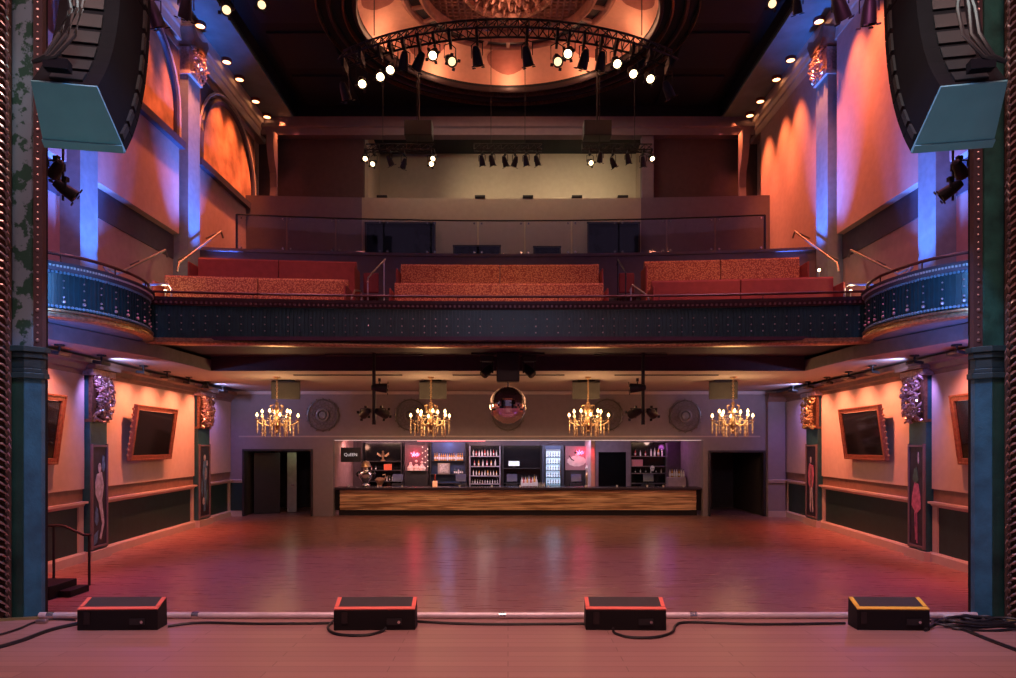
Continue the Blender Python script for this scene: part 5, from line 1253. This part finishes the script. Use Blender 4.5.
# hanging loudspeakers behind the chandeliers
for i, px in enumerate((286, 433, 586, 723)):
    x = (px-508)*19.8/677; z = 4.4
    t = thing('ceiling_speaker', ['grey wall speaker behind the chandelier nearest the grey door', 'grey speaker box behind the second chandelier', 'grey speaker box behind the third chandelier', 'grey speaker box behind the chandelier before the black doorway'][i], 'speaker', (x, 19.8, 3.86))
    a = (.25, .1, -.1, -.25)[i]
    R_ = Matrix.Rotation(a, 3, 'Z') @ Matrix.Rotation(.25, 3, 'X')
    MB().box((x, 19.8, 4.11), (.80, .30, .50), R_).build('cabinet', 'olive', t, bevel=.02)
    MB().box(Vector((x, 19.8, 4.11))+R_ @ Vector((0, -.155, 0)), (.74, .01, .44), R_).build('grille', mat('olive_grille', (.05, .047, .045), .9, bump=.3, bscale=300), t)
    MB().box((x, 19.8, 4.36), (.5, .12, .1)).build('bracket', 'black', t)
for i, (px0, px1) in enumerate(((295, 403), (453, 564), (614, 717))):
    x0, x1 = (px0-508)*18.4/677, (px1-508)*18.4/677
    o = MB().box(((x0+x1)/2, 18.3, 4.39), (x1-x0, .09, .03)).build('linear_vent', 'black'); tag(o, ['long slim black ceiling slot between the first two chandeliers', 'long slim black ceiling slot behind the mirror ball', 'long slim black ceiling slot between the last two chandeliers'][i], 'vent')
# mirror ball with its fixture cluster
ball = thing('mirror_ball', 'large mirror ball hanging in the middle before the bar', 'mirror ball', (0, 17.0, 3.5))
g = MB(); R_ = .47; nl = 30
for i in range(nl):
    t0, t1 = -PI/2+PI*i/nl+.004, -PI/2+PI*(i+1)/nl-.004; tm = (t0+t1)/2; n = max(5, int(2*nl*math.cos(tm)))
    for j in range(n):
        p0, p1 = 2*PI*j/n+.003/max(.1, math.cos(tm)), 2*PI*(j+1)/n-.003/max(.1, math.cos(tm))
        pt = lambda th, ph: Vector((R_*math.cos(th)*math.cos(ph), R_*math.cos(th)*math.sin(ph), R_*math.sin(th)))
        g.bm.faces.new([g.bm.verts.new(v) for v in (pt(t0, p0), pt(t0, p1), pt(t1, p1), pt(t1, p0))])
g.build('mirror_facets', 'mirror', ball, world=False)
MB().sphere((0, 0, 0), R_*.985, 32).build('core', 'black', ball, world=False)
MB().cyl((0, 0, R_*.97), (0, 0, .62), .03).build('motor_shaft', 'chrome', ball, world=False)
MB().cyl((0, 0, .60), (0, 0, .70), .08).build('motor', 'black', ball, world=False)
MB().cyl((0, 0, .70), (0, 0, 1.26), .02).build('hanging_rod', 'black', ball, world=False)
def moving_head(x, y, zt, label, aim):
    t = thing('moving_head_light', label, 'stage light', (x, y, zt))
    MB().box((0, 0, -.08), (.34, .26, .14)).build('base', 'black', t, world=False, bevel=.02)
    for sx in (-.14, .14): MB().box((sx, 0, -.28), (.04, .12, .30)).build('yoke_arm', 'black', t, world=False, bevel=.01)
    d = Vector(aim).normalized(); c = Vector((0, 0, -.38))
    MB().lathe([(0, -.18), (.08, -.17), (.11, -.05), (.11, .14), (.09, .16), (0, .15)], c, 16, d).build('head', 'black', t, world=False, smooth=True)
    MB().lathe([(0, .162), (.08, .162)], c, 16, d).build('lens', 'lens_dark', t, world=False)
    return t
moving_head(-.52, 16.7, 4.70, 'black moving head light above the mirror ball, first-artwork side', (-.7, -.4, -.8))
moving_head(.52, 16.7, 4.70, 'black moving head light above the mirror ball, portrait-board side', (.7, -.4, -.8))
o = MB().box((0, 16.6, 4.40), (.56, .4, .7)).build('control_box', 'black', bevel=.02); tag(o, 'black equipment box hanging directly above the mirror ball', 'equipment box')
o = MB().cyl((-.9, 16.6, 4.735), (.9, 16.6, 4.735), .03).build('mounting_pipe', 'black'); tag(o, 'horizontal black pipe holding the fixtures over the mirror ball', 'pipe')
for s in (-1, 1):
    light('SPOT', (s*7.2, 13.5, 4.3), 190, (.55, .16, 1), (s*4.2, 12.5, 0), 110, 1, .2, name='violet_floor_fill', spec=.3)  # unseen spots added to tint the sides of the floor violet
for s, px in ((-1, 374), (1, 643)):
    x = (px-508)*16.6/677
    nm = 'first-artwork' if s < 0 else 'portrait-board'
    o = MB().cyl((x, 16.6, 4.76), (x, 16.6, 3.1), .045).cyl((x, 16.6, 3.1), (x, 16.6, 3.0), .05).build('drop_pipe', 'black'); tag(o, 'vertical black lighting pole hanging under the balcony, '+nm+' side', 'pole')
    par('horizontal black stage light on the hanging pole, '+nm+' side', (x-s*.14, 16.6, 4.12), (-s*1, .15, -.05), 'lens_dark', .9, hang=.22)
    par('outer black stage light at the foot of the hanging pole, '+nm+' side', (x-.19, 16.55, 3.45), (-.5, .9, -.2), 'lens_dark', .9, hang=.16)
    par('inner black stage light at the foot of the hanging pole, '+nm+' side', (x+.19, 16.55, 3.45), (.5, .9, -.2), 'lens_dark', .9, hang=.16)
    o = MB().cyl((x-1.2, 16.6, 4.72), (x+1.2 if s < 0 else x+.6, 16.6, 4.72), .022).build('ceiling_pipe', 'black'); tag(o, 'thin horizontal pipe on the under-balcony ceiling, '+nm+' side', 'pipe')
# ---------------------------------------------------------------- stage: monitors, pipe, cables
def monitor(px0, px1, py, Yf, yaw, tape, label):
    x = ((px0+px1)/2-508)*Yf/677; w = (px1-px0)*Yf/677*.98
    t = thing('stage_monitor', label, 'speaker', (x, Yf, 1.0), (0, 0, yaw))
    D = .17; h0 = .165; h1 = .236
    mb = MB(); V = [mb.bm.verts.new(v) for v in ((-w/2, 0, 0), (w/2, 0, 0), (w/2, D, 0), (-w/2, D, 0), (-w/2, 0, h0), (w/2, 0, h0), (w/2-.005, D, h1), (-w/2+.005, D, h1))]
    for q in ((0, 1, 2, 3), (4, 5, 6, 7), (0, 1, 5, 4), (1, 2, 6, 5), (2, 3, 7, 6), (3, 0, 4, 7)): mb.bm.faces.new([V[k] for k in q])
    mb.build('cabinet', 'black_wood', t, world=False, bevel=.006)
    sl_ = math.atan2(h1-h0, D); Rm = Matrix.Rotation(sl_, 3, 'X')
    def top(x0, x1, y0, y1, z, th, nm, m):
        MB().box(((x0+x1)/2, (y0+y1)/2, h0+(y0+y1)/2/D*(h1-h0)+z), (x1-x0, y1-y0, th), Rm).build(nm, m, t, world=False)
    top(-w/2+.03, w/2-.03, .03, D-.01, .003, .008, 'top_grille', 'mon_top')
    top(-w/2+.002, w/2-.002, .0, .032, .004, .010, 'edge_tape', tape)
    top(-w/2+.002, -w/2+.034, .032, D*.92, .004, .010, 'edge_tape', tape)
    top(w/2-.034, w/2-.002, .032, D*.92, .004, .010, 'edge_tape', tape)
    MB().box((.16, -.004, .07), (.12, .012, .05)).build('connector_plate', 'black', t, world=False)
    MB().cyl((.20, -.004, .07), (.20, -.02, .07), .012).build('plug', 'chrome', t, world=False)
    MB().box((-.24, -.003, .10), (.05, .008, .10)).build('handle_recess', 'black_gloss', t, world=False)
    for sx in (-1, 1): MB().box((sx*(w/2-.03), .06, .004), (.04, .04, .008)).build('foot', 'black', t, world=False)
monitor(77, 158, 630, 5.48, .03, 'mon_frame', 'low black stage monitor edged in red tape, by the cables at the dark teal pilaster')
monitor(333, 416, 631, 5.48, .02, 'mon_frame', 'low black stage monitor edged in red tape with a looped cable, before the mirror ball')
monitor(585, 667, 631, 5.48, -.02, 'mon_frame', 'red-taped black stage monitor next to the yellow-taped one')
monitor(857, 930, 629, 5.48, -.03, 'mon_yellow', 'low black stage monitor edged in yellow tape')
px_ = thing('edge_pipe', 'long silver pipe lying along the stage edge behind the monitors', 'pipe', (0, 5.83, 1.0))
MB().cyl((-4.05, 5.86, 1.028), (4.05, 5.86, 1.028), .026, seg=16).build('tube', mat('pale_pipe', (.75, .68, .74), .35, .3), px_, smooth=True)
for x in (-3.95, -3.6, -2.7, -.05, 1.6, 3.4): MB().cyl((x-.03, 5.86, 1.028), (x+.03, 5.86, 1.028), .031, seg=16).build('coupler', 'chrome', px_)
for s in (-1, 1):
    struct(MB().sweep([(s*4.05, 5.86), (s*4.6, 5.72)] if s > 0 else [(-4.6, 5.72), (-4.05, 5.86)], [(0, 1.0), (.03, 1.0), (.03, 1.02), (0, 1.02)]), 'trim_stage_lip', mat('brass_lip', (.35, .32, .14), .35, .5))
def cable(pts, label, r=.011, name='cable'):
    P_ = []
    for i in range(len(pts)-1):
        p0 = pts[max(i-1, 0)]; p1 = pts[i]; p2 = pts[i+1]; p3 = pts[min(i+2, len(pts)-1)]
        for j in range(6):
            t = j/6; P_.append(tuple(.5*((2*b)+(-a+c)*t+(2*a-5*b+4*c-d)*t*t+(-a+3*b-3*c+d)*t**3) for a, b, c, d in zip(p0, p1, p2, p3)))
    P_.append(pts[-1]); o = MB().tube(P_, r, 6).build(name, mat('black_rubber', (.01, .01, .012), .45) if 'black_rubber' not in bpy.data.materials else bpy.data.materials['black_rubber'], smooth=True)
    tag(o, label, 'cable'); return o
def sp(px, py, z=1.012):
    Y = 677*(2.5-z)/(py-445); return ((px-508)*Y/677, Y, z)
cable([sp(0, 672-0), sp(60, 652), sp(110, 633), sp(150, 625)][:0] or [sp(-20, 652), sp(20, 641), sp(50, 630), sp(80, 623)], 'thick black cable from the picture corner to the first red-edged monitor', .016)
cable([sp(-20, 640), sp(15, 630), sp(35, 622), sp(55, 619), sp(76, 620)], 'thin black cable curving to the stage edge by the dark teal pilaster', .008)
cable([sp(168, 626), sp(200, 622.5), sp(260, 623.5), sp(333, 623)], 'black cable along the pipe between the first two red-edged monitors')
cable([sp(333, 621), sp(328, 628), sp(338, 634), sp(365, 635), sp(382, 631), sp(386, 627.5, 1.03)], 'black cable looped in front of the red-edged monitor before the mirror ball')
cable([sp(416, 621), sp(450, 623), sp(500, 624), sp(584, 623.5)], 'black cable along the pipe between the two middle monitors')
cable([sp(613, 628, 1.05), sp(615, 633), sp(630, 637), sp(655, 637), sp(672, 632), sp(676, 625), sp(690, 622), sp(760, 624), sp(845, 623)], 'black cable sweeping from the third monitor to the yellow-edged one')
cable([sp(925, 630), sp(940, 622), sp(960, 628), sp(990, 640), sp(1030, 655)], 'thick black cable running off beside the cable coil', .014)
cable([sp(930, 621), sp(960, 616.5), sp(985, 618), sp(1030, 630)], 'black cable behind the cable coil at the stage edge', .012)
coil = MB()
for k in range(7):
    cx_, cy_ = sp(968+random.uniform(-14, 22), 624+random.uniform(-3, 4))[:2]; rx, ry = random.uniform(.12, .32), random.uniform(.05, .14)
    coil.tube([(cx_+rx*math.cos(2*PI*j/24), cy_+ry*math.sin(2*PI*j/24), 1.012+.008*k+.006*math.sin(j)) for j in range(25)], .011, 6)
o = coil.build('cable_coil', bpy.data.materials['black_rubber'], smooth=True); tag(o, 'tangled coil of black cable on the stage beside the yellow-edged monitor', 'cable')
p = sp(934, 612); o = MB().box((p[0], 5.84, 1.02), (.09, .05, .035)).build('power_connector', 'white', bevel=.008); tag(o, 'small pale power connector behind the yellow-edged monitor', 'connector')
p = sp(52, 618); o = MB().box((p[0], 5.70, 1.02), (.09, .04, .03)).build('cable_connector', 'steel', bevel=.008); tag(o, 'small silver cable connector near the pipe end by the dark teal pilaster', 'connector')
# steps and handrail below the stage at the side
st = thing('stage_steps', 'black wooden steps on the dance floor by the wall with blue murals', 'steps', (-7.9, 11.3, 0))
MB().box((-8.0, 11.25, .11), (1.24, .7, .22)).build('tread', 'black_wood', st, bevel=.01)
MB().box((-7.27, 11.35, .055), (.2, .5, .11)).build('tread', 'black_wood', st, bevel=.01)
hr = thing('stair_handrail', 'thin black handrail with two posts beside the black floor steps', 'handrail', (-7.45, 12.05, 0))
MB().tube([(-8.6, 12.05, 1.03), (-8.0, 12.05, 1.07), (-7.9, 12.05, 1.06), (-7.55, 12.05, .90), (-7.42, 12.05, .90)], .024).build('rail_bar', 'black', hr, smooth=True)
MB().cyl((-7.45, 12.05, 0), (-7.45, 12.05, .90), .022).build('post', 'black', hr)
MB().cyl((-8.08, 12.05, 0), (-8.08, 12.05, 1.06), .022).build('post', 'black', hr)

for o in bpy.data.objects:
    if o.parent is None and 'label' in o.keys() and len(o['label'].replace('-', ' ').split()) > 16: print('LONG', o.name, o['label'])
    if o.name.split('.')[0] in ('egg_molding', 'dentil_molding', 'flute_ribs', 'bead_molding'): o['kind'] = 'stuff'
